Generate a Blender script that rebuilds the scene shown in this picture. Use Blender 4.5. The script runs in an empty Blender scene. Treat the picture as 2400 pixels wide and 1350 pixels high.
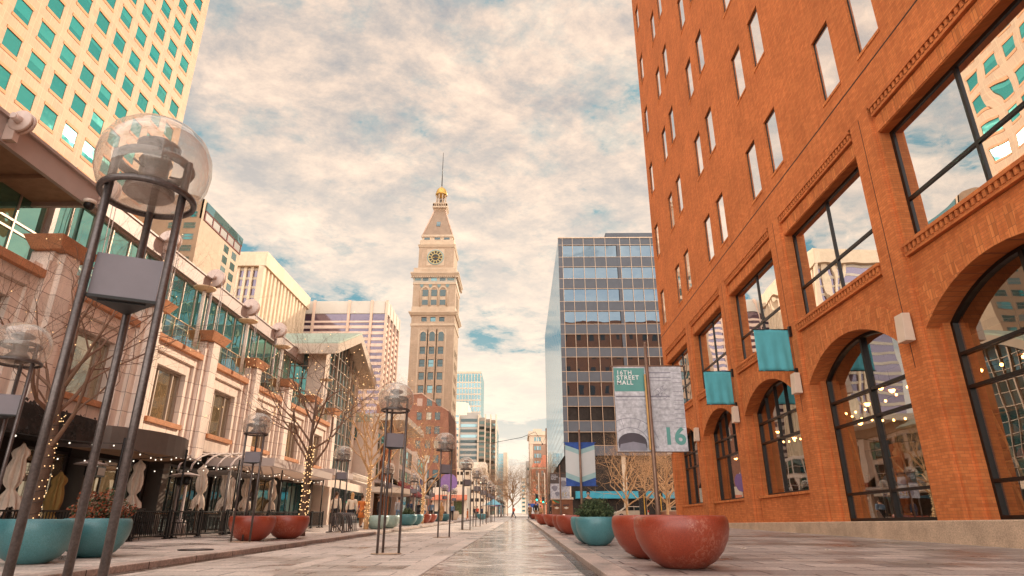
import bpy, math, random
from mathutils import Vector, Matrix, Euler
R = random.Random(7)
PI = math.pi
col = bpy.context.scene.collection
S = 0.017
ROAD, WALK = -0.05, 0.05
def gz(y, k=WALK): return S*y + k

# ------------------------------------------------------------------ materials
MATS = {}
def nodes(name):
    m = bpy.data.materials.new(name); m.use_nodes = True
    nt = m.node_tree; nt.nodes.clear()
    out = nt.nodes.new('ShaderNodeOutputMaterial')
    MATS[name] = m
    return m, nt, out
def N(nt, t, **kw):
    n = nt.nodes.new(t)
    for k, v in kw.items():
        if k.startswith('i_'): n.inputs[k[2:].replace('_', ' ')].default_value = v
        else: setattr(n, k, v)
    return n
def facade_coord(nt, sx=1.0):
    """vector (x+y, z): brick courses lie level on any upright wall that follows an axis"""
    tc = N(nt, 'ShaderNodeTexCoord'); sp = N(nt, 'ShaderNodeSeparateXYZ'); cb = N(nt, 'ShaderNodeCombineXYZ')
    ad = N(nt, 'ShaderNodeMath', operation='ADD')
    nt.links.new(tc.outputs['Object'], sp.inputs[0])
    nt.links.new(sp.outputs[0], ad.inputs[0]); nt.links.new(sp.outputs[1], ad.inputs[1])
    nt.links.new(ad.outputs[0], cb.inputs[0]); nt.links.new(sp.outputs[2], cb.inputs[1])
    return cb.outputs[0]
def mixc(nt, fac, a, b, mode='MIX'):
    m = N(nt, 'ShaderNodeMix', data_type='RGBA', blend_type=mode)
    for s, v in ((0, fac), (6, a), (7, b)):
        if hasattr(v, 'is_output'): nt.links.new(v, m.inputs[s])
        else: m.inputs[s].default_value = v if s == 0 else (*v[:3], 1)
    return m.outputs[2]
def ramp(nt, fac, stops):
    r = N(nt, 'ShaderNodeValToRGB'); e = r.color_ramp.elements
    while len(e) < len(stops): e.new(0.5)
    for i, (p, c) in enumerate(stops):
        e[i].position = p; e[i].color = (*c, 1) if len(c) == 3 else c
    nt.links.new(fac, r.inputs[0]); return r.outputs[0]
def noise(nt, vec, scale, detail=4, rough=.55, dist=0):
    n = N(nt, 'ShaderNodeTexNoise'); n.inputs['Scale'].default_value = scale
    n.inputs['Detail'].default_value = detail; n.inputs['Roughness'].default_value = rough
    n.inputs['Distortion'].default_value = dist
    if vec is not None: nt.links.new(vec, n.inputs['Vector'])
    return n
def mat(name, c, rough=.7, metal=0, var=.12, scale=2.5, spec=.4, bump=0, c2=None, stretch=None, fine=0):
    """painted or mineral surface with uneven tone"""
    m, nt, out = nodes(name)
    b = N(nt, 'ShaderNodeBsdfPrincipled')
    tc = N(nt, 'ShaderNodeTexCoord'); v = tc.outputs['Object']
    if stretch:
        mp = N(nt, 'ShaderNodeMapping'); mp.inputs['Scale'].default_value = stretch
        nt.links.new(v, mp.inputs[0]); v = mp.outputs[0]
    n = noise(nt, v, scale, 6, .6)
    lo = tuple(max(0, x*(1-var)) for x in c); hi = tuple(min(1, x*(1+var)) for x in (c2 or c))
    r = ramp(nt, n.outputs[0], [(.3, lo), (.7, hi)])
    if fine:
        n2 = noise(nt, v, fine, 2, .5)
        r = mixc(nt, 1, r, ramp(nt, n2.outputs[0], [(.3, (.72,)*3), (.7, (1.15,)*3)]), 'MULTIPLY')
    nt.links.new(r, b.inputs['Base Color'])
    b.inputs['Roughness'].default_value = rough; b.inputs['Metallic'].default_value = metal
    b.inputs['Specular IOR Level'].default_value = spec
    if bump:
        bp = N(nt, 'ShaderNodeBump'); bp.inputs['Strength'].default_value = bump; bp.inputs['Distance'].default_value = .02
        n3 = noise(nt, v, scale*8, 4, .6); nt.links.new(n3.outputs[0], bp.inputs['Height'])
        nt.links.new(bp.outputs[0], b.inputs['Normal'])
    nt.links.new(b.outputs[0], out.inputs[0]); return m
def brick(name, c1, c2, mortar, w=.24, h=.085, ms=.008, rough=.85, bump=.4, off=.5, var=.5, patch=.25, squash=1):
    m, nt, out = nodes(name)
    b = N(nt, 'ShaderNodeBsdfPrincipled'); v = facade_coord(nt)
    t = N(nt, 'ShaderNodeTexBrick'); nt.links.new(v, t.inputs['Vector'])
    t.offset = off; t.inputs['Color1'].default_value = (*c1, 1); t.inputs['Color2'].default_value = (*c2, 1)
    t.inputs['Mortar'].default_value = (*mortar, 1); t.inputs['Scale'].default_value = 1
    t.inputs['Brick Width'].default_value = w; t.inputs['Row Height'].default_value = h
    t.inputs['Mortar Size'].default_value = ms; t.inputs['Bias'].default_value = 0; t.inputs['Mortar Smooth'].default_value = .1
    n = noise(nt, v, .35, 6, .65)
    c = mixc(nt, 1, t.outputs[0], ramp(nt, n.outputs[0], [(.25, (1-patch,)*3), (.75, (1+patch*.6,)*3)]), 'MULTIPLY')
    mp = N(nt, 'ShaderNodeMapping'); mp.inputs['Scale'].default_value = (9, .7, 1); nt.links.new(v, mp.inputs[0])
    n2 = noise(nt, mp.outputs[0], .6, 5, .7)
    c = mixc(nt, 1, c, ramp(nt, n2.outputs[0], [(.35, (.86,)*3), (.6, (1.04,)*3)]), 'MULTIPLY')
    nt.links.new(c, b.inputs['Base Color']); b.inputs['Roughness'].default_value = rough
    b.inputs['Specular IOR Level'].default_value = .25
    if bump:
        bp = N(nt, 'ShaderNodeBump'); bp.inputs['Strength'].default_value = bump; bp.inputs['Distance'].default_value = .01
        inv = N(nt, 'ShaderNodeMath', operation='SUBTRACT'); inv.inputs[0].default_value = 1
        nt.links.new(t.outputs['Fac'], inv.inputs[1]); nt.links.new(inv.outputs[0], bp.inputs['Height'])
        nt.links.new(bp.outputs[0], b.inputs['Normal'])
    nt.links.new(b.outputs[0], out.inputs[0]); return m
def glass(name, tint, refl=(.9, .9, .9), rough=.02, wob=.02, base=.25, edge=.9, dark=True, wscale=.8):
    """window pane seen from outside: dark tinted body plus a clear mirror of the street"""
    m, nt, out = nodes(name)
    tc = N(nt, 'ShaderNodeTexCoord'); n = noise(nt, tc.outputs['Object'], wscale, 1, .3)
    bp = N(nt, 'ShaderNodeBump'); bp.inputs['Strength'].default_value = wob; bp.inputs['Distance'].default_value = 1
    nt.links.new(n.outputs[0], bp.inputs['Height'])
    g = N(nt, 'ShaderNodeBsdfAnisotropic'); g.inputs['Color'].default_value = (*refl, 1); g.inputs['Roughness'].default_value = rough
    nt.links.new(bp.outputs[0], g.inputs['Normal'])
    if dark:
        d = N(nt, 'ShaderNodeBsdfDiffuse'); d.inputs['Color'].default_value = (*tint, 1)
    else:
        d = N(nt, 'ShaderNodeBsdfTransparent'); d.inputs['Color'].default_value = (*tint, 1)
    lw = N(nt, 'ShaderNodeLayerWeight'); lw.inputs[0].default_value = .5
    mr = N(nt, 'ShaderNodeMapRange'); mr.inputs['From Min'].default_value = 0; mr.inputs['From Max'].default_value = 1
    mr.inputs['To Min'].default_value = base; mr.inputs['To Max'].default_value = edge
    nt.links.new(lw.outputs['Facing'], mr.inputs[0])
    mx = N(nt, 'ShaderNodeMixShader'); nt.links.new(mr.outputs[0], mx.inputs[0])
    nt.links.new(d.outputs[0], mx.inputs[1]); nt.links.new(g.outputs[0], mx.inputs[2])
    nt.links.new(mx.outputs[0], out.inputs[0]); return m
def emit(name, c, s):
    m, nt, out = nodes(name); e = N(nt, 'ShaderNodeEmission'); e.inputs[0].default_value = (*c, 1); e.inputs[1].default_value = s
    nt.links.new(e.outputs[0], out.inputs[0]); return m
def panels(name, c, w, h, joint=(.25, .2, .16), ms=.012, var=.08, rough=.6, off=0):
    return brick(name, tuple(x*(1-var) for x in c), tuple(min(1, x*(1+var)) for x in c), joint, w, h, ms, rough, .3, off, patch=.1)

brick('red_brick', (.56, .160, .048), (.70, .225, .068), (.42, .14, .06), w=.25, h=.082, ms=.005, bump=.12, patch=.22)
brick('brick_trim', (.50, .15, .044), (.76, .26, .08), (.32, .11, .05), w=.11, h=.33, ms=.006, off=0, patch=.12)
mat('joint_and_gap_shade', (.05, .02, .01))
mat('bronze', (.018, .012, .010), .35, .3, .2, 6)
mat('black_metal', (.018, .016, .015), .45, .4, .2, 8)
mat('steel_brown', (.12, .098, .092), .32, .6, .18, 9, fine=60)
mat('steel_sun', (.62, .43, .27), .4, .4, .1, 9)
mat('panel_grey', (.20, .175, .19), .6, .1, .06, 5)
mat('panel_brown', (.10, .06, .05), .55, .2, .1, 5)
mat('concrete_base', (.56, .40, .28), .85, 0, .22, 1.2, bump=.3, fine=30)
panels('stone_pink', (.86, .715, .61), 1.55, .62, joint=(.34, .23, .18), ms=.010)
mat('stone_dark', (.62, .44, .36), .8)  # darker stone tone for pier joints, inner wall and a top window
mat('sandstone_cap', (.56, .255, .125), .8, 0, .15, 3, bump=.3, fine=40)
mat('stone_plain', (.80, .65, .53), .75, 0, .08, 1.4)
mat('fascia_metal', (.46, .375, .34), .5, .1, .06, 1)
mat('soffit', (.40, .26, .17), .8, 0, .15, 3)
mat('wheel_metal', (.62, .47, .40), .45, .1, .1, 4)
mat('disc_metal', (.72, .53, .33), .45, .2, .1, 4)
mat('rail_brass', (.55, .38, .22), .35, .5)
mat('frame_grey', (.42, .33, .27), .45, .4)
mat('frame_dark', (.06, .05, .045), .4, .4)
panels('tower_cream', (.52, .325, .19), 2.325, 1.42, joint=(.58, .40, .24), ms=.05, rough=.55)
mat('tower_band', (.62, .25, .09), .6, 0, .1, 1)
mat('hotel_tan', (.44, .30, .195), .8, 0, .08, .3)
panels('hotel_sunlit', (.55, .38, .25), 9, 2.7, joint=(.45, .31, .2), ms=.04)  # paler copy of hotel tan: sun on the street side put into colour
mat('hotel_red', (.20, .055, .045), .7)
panels('fin_stone', (.70, .52, .35), 6, 9, joint=(.66, .5, .33), ms=.12)
mat('fin_grey', (.55, .45, .35), .8, 0, .08, .2)
mat('stripe_stone', (.66, .45, .33), .75, 0, .08, .1)
mat('stripe_grey', (.55, .48, .40), .7, 0, .06, .1)
mat('stripe_pink', (.72, .52, .41), .75, 0, .08, .1)
mat('roof_green', (.36, .42, .33), .5, .2, .15, 1)
mat('gable_beige', (.58, .46, .35), .6, 0, .08, 1)
brick('tower_brick', (.50, .355, .245), (.57, .41, .29), (.43, .31, .215), w=.5, h=.2, ms=.02, bump=.2, patch=.15)
mat('tower_trim', (.60, .45, .315), .75, 0, .1, .8)
mat('tower_white', (.52, .45, .36), .7, 0, .1, 2)
mat('gold', (.58, .34, .08), .35, .6, .15, 2)
mat('clock_gold', (.56, .42, .17), .5)
mat('clock_blue', (.22, .36, .36), .5)
mat('clock_dark', (.03, .03, .028), .4)
mat('terra_blue', (.18, .27, .27), .5)
mat('bell_metal', (.12, .11, .10), .35, .8)
brick('dark_brick', (.40, .18, .115), (.48, .22, .145), (.32, .15, .10), w=.5, h=.18, ms=.02, bump=.2)
brick('orange_brick', (.56, .19, .08), (.62, .22, .09), (.40, .15, .07), w=1.6, h=1.2, ms=.03, bump=.2)
mat('far_stone', (.66, .52, .38), .8, 0, .08, .3)
mat('far_grey', (.42, .37, .32), .8, 0, .08, .3)
mat('spire_tile', (.33, .225, .155), .8, 0, .12, .8)
mat('far_white', (.82, .70, .56), .7, 0, .05, .3)
mat('far_brown', (.36, .22, .15), .8, 0, .1, .3)
mat('far_red', (.62, .20, .11), .8, 0, .1, .5)
mat('glass_spandrel', (.105, .112, .128), .5, .1, .1, .6, fine=14)
mat('mullion', (.55, .40, .28), .4, .4)
mat('awning_teal', (.03, .25, .33), .7, 0, .15, 1)
mat('awning_dark', (.03, .022, .018), .85, 0, .4, 3, bump=.6)
mat('awning_grey', (.14, .115, .10), .45, .4, .1, 2)
mat('canvas_cream', (.62, .50, .40), .9, 0, .12, 4)
mat('flag_teal', (.10, .40, .45), .85, 0, .10, 3, stretch=(1, 3, .4))
mat('box_white', (.68, .52, .40), .5, 0, .05, 2)
mat('trunk_dark', (.13, .075, .05), .9, 0, .3, 8, bump=.6)
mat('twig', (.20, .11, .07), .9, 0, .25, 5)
mat('twig_sunlit', (.55, .33, .165), .9, 0, .25, 5)  # sunlit copy of twig: the sun's gold put into the colour
mat('leaf_red', (.30, .075, .03), .7, 0, .5, 6)
mat('shrub_green', (.045, .07, .028), .75, 0, .5, 5)
mat('shrub_green_light', (.09, .115, .045), .75, 0, .5, 5)
mat('soil', (.06, .04, .028), .95, 0, .3, 9)
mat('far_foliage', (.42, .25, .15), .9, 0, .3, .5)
mat('ember_wood', (.20, .10, .05), .8, 0, .3, 2)
mat('shop_wall', (.62, .42, .25), .8, 0, .2, 1)
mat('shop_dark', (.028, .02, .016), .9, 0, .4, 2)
mat('shop_floor', (.12, .07, .04), .5)
mat('ladder_wood', (.62, .35, .14), .7)
mat('pillow_cream', (.75, .62, .45), .9)
mat('pillow_teal', (.02, .13, .14), .9)
mat('pillow_orange', (.62, .28, .08), .9)
mat('white_paint', (.70, .60, .50), .5)
mat('skin', (.50, .27, .17), .6)
mat('hair_brown', (.07, .035, .02), .8)
mat('hair_blonde', (.55, .30, .12), .8)
mat('cloth_cream', (.72, .58, .44), .9)
mat('cloth_black', (.022, .02, .022), .9)
mat('cloth_navy', (.04, .055, .10), .9)
mat('cloth_denim', (.16, .24, .34), .9)
mat('cloth_red', (.62, .085, .035), .9)
mat('cloth_orange', (.65, .20, .05), .9)
mat('cloth_brown', (.26, .13, .06), .9)
mat('cloth_tan', (.45, .26, .12), .9)
mat('cloth_grey', (.36, .33, .32), .9)
mat('shoe', (.05, .035, .03), .6)
mat('tyre', (.02, .02, .02), .9)
mat('car_paint', (.62, .52, .40), .25, .3, .03, 2)
mat('car_dark', (.10, .10, .11), .25, .3, .03, 2)
mat('headlight_m', (.8, .75, .65), .2)
mat('canvas_ochre', (.30, .19, .06), .9)
mat('tail_red', (.55, .03, .02), .3)
mat('kiosk_yellow', (.70, .40, .04), .5)
mat('sign_dark', (.045, .04, .045), .7)
mat('banner_stone', (.52, .50, .52), .85, 0, .22, 2.2, fine=12)
mat('banner_stone_dark', (.24, .225, .26), .85, 0, .2, 3)
mat('banner_shadow', (.085, .07, .08), .85)
mat('banner_green', (.12, .30, .27), .8, 0, .1, 3)
mat('banner_green_dark', (.055, .17, .155), .8)
mat('banner_white', (.80, .76, .74), .85)
mat('banner_blue', (.035, .085, .30), .8, 0, .3, 6)
mat('banner_pale', (.58, .58, .56), .85, 0, .08, 1)
mat('banner_aqua', (.32, .47, .47), .85)
mat('banner_brown', (.10, .075, .065), .85)
mat('banner_gold', (.50, .36, .14), .85)
mat('pole_brown', (.22, .13, .09), .45, .5, .2, 7)
mat('pole_bronze', (.40, .22, .08), .4, .6)
mat('mural_brown', (.22, .085, .04), .7, 0, .3, 3)
mat('mural_green', (.03, .22, .10), .7)
mat('mural_white', (.7, .62, .5), .7)
mat('mural_orange', (.65, .22, .05), .7)
mat('traffic_black', (.02, .02, .02), .6)
mat('purple_disc', (.28, .16, .38), .6, 0, .1, 2)
mat('market_blue', (.16, .38, .46), .6)
mat('chalk', (.6, .6, .55), .9)
mat('maroon', (.26, .03, .03), .7)
emit('bulb_warm', (1, .60, .27), 1.7)
emit('bulb_white', (1, .86, .68), 1.6)
emit('shop_lamp', (1, .45, .12), 16)
emit('green_light', (.05, 1, .5), 5)
emit('red_light', (1, .16, .04), 4)
glass('tower_glass', (.014, .22, .20), (.26, .70, .64), .03, .012, .2, .7)
glass('tower_glass_blind', (.03, .30, .27), (.32, .78, .70), .06, .012, .16, .6)
glass('sky_glass', (.42, .40, .40), (1, .97, .95), .02, .004, .66, .98)
glass('big_glass', (.05, .06, .065), (.93, .93, .93), .006, .012, .78, .98, wscale=.5)
glass('shop_glass', (.80, .78, .74), (.9, .9, .88), .004, .010, .26, .62, dark=False, wscale=.5)
glass('office_glass', (.03, .035, .042), (.36, .47, .56), .008, .012, .24, .8, wscale=.4)
glass('office_glass_side', (.12, .20, .26), (.70, .84, .93), .02, .03, .7, .98, wscale=.3)
glass('green_glass', (.02, .12, .095), (.42, .75, .66), .01, .012, .38, .9)
glass('pane_dark', (.02, .03, .03), (.50, .60, .60), .03, .01, .08, .7)
glass('pane_warm', (.22, .16, .09), (.75, .68, .55), .03, .01, .2, .8)
glass('pane_teal', (.03, .11, .12), (.5, .72, .74), .03, .01, .18, .8)
glass('far_glass', (.15, .26, .28), (.62, .80, .82), .05, .01, .18, .7)
glass('purple_glass', (.07, .04, .055), (.70, .60, .72), .05, .01, .14, .6)
glass('balustrade', (.72, .88, .82), (.9, .9, .9), .01, 0, .10, .6, dark=False)
glass('car_glass', (.02, .02, .02), (.8, .8, .8), .01, 0, .4, .9)

def globe_mat():
    m, nt, out = nodes('globe_plastic')
    t = N(nt, 'ShaderNodeBsdfTransparent'); t.inputs[0].default_value = (.93, .90, .87, 1)
    g = N(nt, 'ShaderNodeBsdfAnisotropic'); g.inputs['Color'].default_value = (.95, .92, .88, 1); g.inputs['Roughness'].default_value = .03
    d = N(nt, 'ShaderNodeBsdfDiffuse'); d.inputs['Color'].default_value = (.8, .68, .58, 1)
    lw = N(nt, 'ShaderNodeLayerWeight'); lw.inputs[0].default_value = .5
    pw = N(nt, 'ShaderNodeMath', operation='POWER'); pw.inputs[1].default_value = 2.6
    nt.links.new(lw.outputs['Facing'], pw.inputs[0])
    mr = N(nt, 'ShaderNodeMapRange'); mr.inputs['To Min'].default_value = .06; mr.inputs['To Max'].default_value = .85
    nt.links.new(pw.outputs[0], mr.inputs[0])
    mx = N(nt, 'ShaderNodeMixShader'); nt.links.new(mr.outputs[0], mx.inputs[0])
    nt.links.new(t.outputs[0], mx.inputs[1]); nt.links.new(g.outputs[0], mx.inputs[2])
    m2 = N(nt, 'ShaderNodeMixShader'); m2.inputs[0].default_value = .21
    nt.links.new(mx.outputs[0], m2.inputs[1]); nt.links.new(d.outputs[0], m2.inputs[2])
    nt.links.new(m2.outputs[0], out.inputs[0])
globe_mat()

def bowl_mat(name, c, c2, scuff, amt=.12):
    """glazed fibreglass planter: speckled, a little glossy, with scuffs on one flank"""
    m, nt, out = nodes(name); b = N(nt, 'ShaderNodeBsdfPrincipled')
    tc = N(nt, 'ShaderNodeTexCoord'); v = tc.outputs['Object']
    a = ramp(nt, noise(nt, v, 2.2, 5, .6).outputs[0], [(.3, c), (.7, c2)])
    a = mixc(nt, 1, a, ramp(nt, noise(nt, v, 90, 2, .5).outputs[0], [(.35, (.78,)*3), (.65, (1.15,)*3)]), 'MULTIPLY')
    mp = N(nt, 'ShaderNodeMapping'); mp.inputs['Scale'].default_value = (1, 1, .55); nt.links.new(v, mp.inputs[0])
    s1 = ramp(nt, noise(nt, mp.outputs[0], 26, 8, .72, .8).outputs[0], [(.50, (0,)*3), (.58, (1,)*3)])
    s2 = ramp(nt, noise(nt, v, 1.5, 2, .5).outputs[0], [(.46, (0,)*3), (.58, (1,)*3)])
    f = mixc(nt, 1, s1, s2, 'MULTIPLY'); f = mixc(nt, 1, f, (amt,)*3, 'MULTIPLY')
    a = mixc(nt, f, a, scuff)
    nt.links.new(a, b.inputs['Base Color']); b.inputs['Roughness'].default_value = .42
    b.inputs['Coat Weight'].default_value = .25; b.inputs['Coat Roughness'].default_value = .25
    nt.links.new(b.outputs[0], out.inputs[0])
bowl_mat('bowl_red', (.25, .033, .014), (.34, .055, .022), (.50, .21, .14), .55)
bowl_mat('bowl_teal', (.055, .18, .20), (.08, .24, .26), (.22, .38, .38))
bowl_mat('bowl_pale', (.30, .42, .38), (.36, .48, .43), (.5, .55, .5))

def paving(name, c1, c2, joint, w, h, ms, wet=.5, rot=0, off=.5, rlo=.12, rhi=.6, patchscale=.35, bumpk=.5):
    m, nt, out = nodes(name); b = N(nt, 'ShaderNodeBsdfPrincipled')
    tc = N(nt, 'ShaderNodeTexCoord'); mp = N(nt, 'ShaderNodeMapping'); mp.inputs['Rotation'].default_value = (0, 0, rot)
    nt.links.new(tc.outputs['Object'], mp.inputs[0]); v = mp.outputs[0]
    t = N(nt, 'ShaderNodeTexBrick'); nt.links.new(v, t.inputs['Vector']); t.offset = off
    t.inputs['Color1'].default_value = (*c1, 1); t.inputs['Color2'].default_value = (*c2, 1); t.inputs['Mortar'].default_value = (*joint, 1)
    t.inputs['Scale'].default_value = 1; t.inputs['Brick Width'].default_value = w; t.inputs['Row Height'].default_value = h
    t.inputs['Mortar Size'].default_value = ms; t.inputs['Mortar Smooth'].default_value = .2
    big = noise(nt, tc.outputs['Object'], patchscale, 6, .62, .3)
    fine = noise(nt, tc.outputs['Object'], 24, 4, .65)
    c = mixc(nt, 1, t.outputs[0], ramp(nt, big.outputs[0], [(.35, (.46,)*3), (.50, (.95,)*3), (.66, (1.15,)*3)]), 'MULTIPLY')
    c = mixc(nt, 1, c, ramp(nt, fine.outputs[0], [(.3, (.62,)*3), (.7, (1.25,)*3)]), 'MULTIPLY')
    nt.links.new(c, b.inputs['Base Color'])
    mr = N(nt, 'ShaderNodeMapRange'); mr.inputs['From Min'].default_value = wet-.10; mr.inputs['From Max'].default_value = wet+.12
    mr.inputs['To Min'].default_value = rlo; mr.inputs['To Max'].default_value = rhi; nt.links.new(big.outputs[0], mr.inputs[0])
    nt.links.new(mr.outputs[0], b.inputs['Roughness']); b.inputs['Specular IOR Level'].default_value = .65
    inv = N(nt, 'ShaderNodeMath', operation='SUBTRACT'); inv.inputs[0].default_value = 1; nt.links.new(t.outputs['Fac'], inv.inputs[1])
    ad = N(nt, 'ShaderNodeMath', operation='MULTIPLY_ADD'); ad.inputs[1].default_value = .35
    nt.links.new(fine.outputs[0], ad.inputs[0]); nt.links.new(inv.outputs[0], ad.inputs[2])
    bp = N(nt, 'ShaderNodeBump'); bp.inputs['Strength'].default_value = bumpk; bp.inputs['Distance'].default_value = .03
    nt.links.new(ad.outputs[0], bp.inputs['Height']); nt.links.new(bp.outputs[0], b.inputs['Normal'])
    nt.links.new(b.outputs[0], out.inputs[0])
paving('pave_track', (.60, .51, .44), (.72, .62, .53), (.035, .022, .017), .9, .62, .026, .54, PI/4, .5, .06, .36, .8)
paving('pave_left', (.62, .52, .455), (.72, .61, .53), (.07, .042, .03), 1.25, .62, .018, .42, 0, .5, .16, .55, .4)
paving('pave_walk', (.60, .50, .44), (.72, .60, .52), (.08, .05, .04), 1.2, .6, .018, .45, .0, .5, .14, .6, .45)
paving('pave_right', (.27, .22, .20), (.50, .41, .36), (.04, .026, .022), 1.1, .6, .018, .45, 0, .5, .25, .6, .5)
paving('kerb_stone', (.50, .38, .32), (.58, .45, .38), (.05, .03, .02), 1.6, 9, .012, .4, PI/2, 0, .3, .6, .9)
paving('gutter_stone', (.085, .06, .052), (.12, .085, .07), (.03, .02, .02), 2.4, 9, .01, .5, PI/2, 0, .08, .5, .8)
paving('band_stone', (.66, .55, .47), (.72, .60, .52), (.16, .1, .07), 1.8, 9, .01, .42, PI/2, 0, .16, .5, .5)
mat('ground_far', (.22, .16, .12), .9, 0, .2, .1)

# ------------------------------------------------------------------ mesh builder
SPLIT = {"carving", "arm", "shopfront_bars", 'end_window', 'arch_ring', 'dentil_course', 'cornice', 'corner_pier', 'column', 'pier', 'fins', 'coping', 'expansion_joint', 'tie_rod', 'dark_opening', 'opening', 'side_window', 'terracotta_panel', 'ribbon_glazing', 'band', 'sheet', 'white_marks', 'blue_chevron', 'aqua_chevron', 'spire_rib', 'spandrel', 'attic_window', 'quoin', 'post', 'sill_band', 'spandrel_bands', 'shop_interior_wall', 'brown_panel', 'photo_shapes', 'fin', 'glazing'}
class MB:
    def __init__(s): s.v = []; s.f = []; s.m = []; s.sm = []
    def face(s, pts, m=0, smooth=False):
        n = len(s.v); s.v += [tuple(p) for p in pts]; s.f.append(tuple(range(n, n+len(pts)))); s.m.append(m); s.sm.append(smooth)
    def box(s, x0, x1, y0, y1, z0, z1, m=0):
        if x0 > x1: x0, x1 = x1, x0
        if y0 > y1: y0, y1 = y1, y0
        if z0 > z1: z0, z1 = z1, z0
        n = len(s.v); s.v += [(x0,y0,z0),(x1,y0,z0),(x1,y1,z0),(x0,y1,z0),(x0,y0,z1),(x1,y0,z1),(x1,y1,z1),(x0,y1,z1)]
        for q in ((0,3,2,1),(4,5,6,7),(0,1,5,4),(1,2,6,5),(2,3,7,6),(3,0,4,7)):
            s.f.append(tuple(n+i for i in q)); s.m.append(m); s.sm.append(False)
    def hexa(s, p, m=0):   # 8 corners ordered like a box
        n = len(s.v); s.v += [tuple(q) for q in p]
        for q in ((0,3,2,1),(4,5,6,7),(0,1,5,4),(1,2,6,5),(2,3,7,6),(3,0,4,7)):
            s.f.append(tuple(n+i for i in q)); s.m.append(m); s.sm.append(False)
    def fbox(s, f, u0, u1, z0, z1, d0, d1, m=0):
        s.hexa([f(u0,z0,d0), f(u1,z0,d0), f(u1,z0,d1), f(u0,z0,d1), f(u0,z1,d0), f(u1,z1,d0), f(u1,z1,d1), f(u0,z1,d1)], m)
    def prism(s, poly, f, d0, d1, m=0):
        """extrude a (u,z) outline between depths d0 and d1"""
        n = len(s.v); k = len(poly)
        s.v += [tuple(f(u, z, d0)) for u, z in poly] + [tuple(f(u, z, d1)) for u, z in poly]
        s.f.append(tuple(range(n, n+k))); s.f.append(tuple(range(n+2*k-1, n+k-1, -1)))
        s.m += [m, m]; s.sm += [False, False]
        for i in range(k):
            j = (i+1) % k; s.f.append((n+i, n+k+i, n+k+j, n+j)); s.m.append(m); s.sm.append(False)
    def tube(s, pts, r, seg=8, m=0, cap=True, closed=False):
        pts = [Vector(p) for p in pts]; k = len(pts)
        rs = r if isinstance(r, (list, tuple)) else [r]*k
        n = len(s.v); prev = None
        for i, p in enumerate(pts):
            if closed: t = pts[(i+1) % k]-pts[i-1]
            else: t = (pts[min(i+1, k-1)]-pts[max(i-1, 0)])
            t = t.normalized() if t.length > 1e-9 else Vector((0,0,1))
            if prev is None:
                a = Vector((0,0,1)) if abs(t.z) < .9 else Vector((1,0,0)); x = t.cross(a).normalized()
            else:
                x = prev-t*prev.dot(t); x = x.normalized() if x.length > 1e-6 else t.orthogonal().normalized()
            prev = x; y = t.cross(x)
            for j in range(seg):
                a = 2*PI*j/seg; q = p+(x*math.cos(a)+y*math.sin(a))*rs[i]; s.v.append(tuple(q))
        for i in range(k if closed else k-1):
            for j in range(seg):
                a = n+i*seg+j; b = n+i*seg+(j+1) % seg; i2 = (i+1) % k
                c = n+i2*seg+(j+1) % seg; d = n+i2*seg+j
                s.f.append((a, b, c, d)); s.m.append(m); s.sm.append(True)
        if cap and not closed:
            s.f.append(tuple(n+j for j in range(seg-1, -1, -1))); s.f.append(tuple(n+(k-1)*seg+j for j in range(seg)))
            s.m += [m, m]; s.sm += [False, False]
    def lathe(s, prof, c=(0,0,0), seg=24, m=0, smooth=True, axis='z', sx=1, sy=1):
        n = len(s.v); k = len(prof)
        for r, z in prof:
            for j in range(seg):
                a = 2*PI*j/seg; u, w = r*math.cos(a)*sx, r*math.sin(a)*sy
                p = (u, w, z) if axis == 'z' else ((z, u, w) if axis == 'x' else (u, z, w))
                s.v.append((c[0]+p[0], c[1]+p[1], c[2]+p[2]))
        for i in range(k-1):
            for j in range(seg):
                s.f.append((n+i*seg+j, n+i*seg+(j+1) % seg, n+(i+1)*seg+(j+1) % seg, n+(i+1)*seg+j)); s.m.append(m); s.sm.append(smooth)
        if prof[0][0] > 1e-6: s.f.append(tuple(n+j for j in range(seg-1, -1, -1))); s.m.append(m); s.sm.append(False)
        if prof[-1][0] > 1e-6: s.f.append(tuple(n+(k-1)*seg+j for j in range(seg))); s.m.append(m); s.sm.append(False)
    def ball(s, c, r, seg=12, rings=7, m=0, sz=1, sx=1, sy=1):
        s.lathe([(r*math.sin(PI*i/rings)+1e-7*(i in (0, rings)), -r*sz*math.cos(PI*i/rings)) for i in range(rings+1)], c, seg, m, True, 'z', sx, sy)
    def ring(s, c, R_, r, seg=28, tseg=8, m=0, axis='z'):
        pts = []
        for i in range(seg):
            a = 2*PI*i/seg; u, w = R_*math.cos(a), R_*math.sin(a)
            p = (u, w, 0) if axis == 'z' else ((0, u, w) if axis == 'x' else (u, 0, w)); pts.append((c[0]+p[0], c[1]+p[1], c[2]+p[2]))
        s.tube(pts, r, tseg, m, closed=True)
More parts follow.
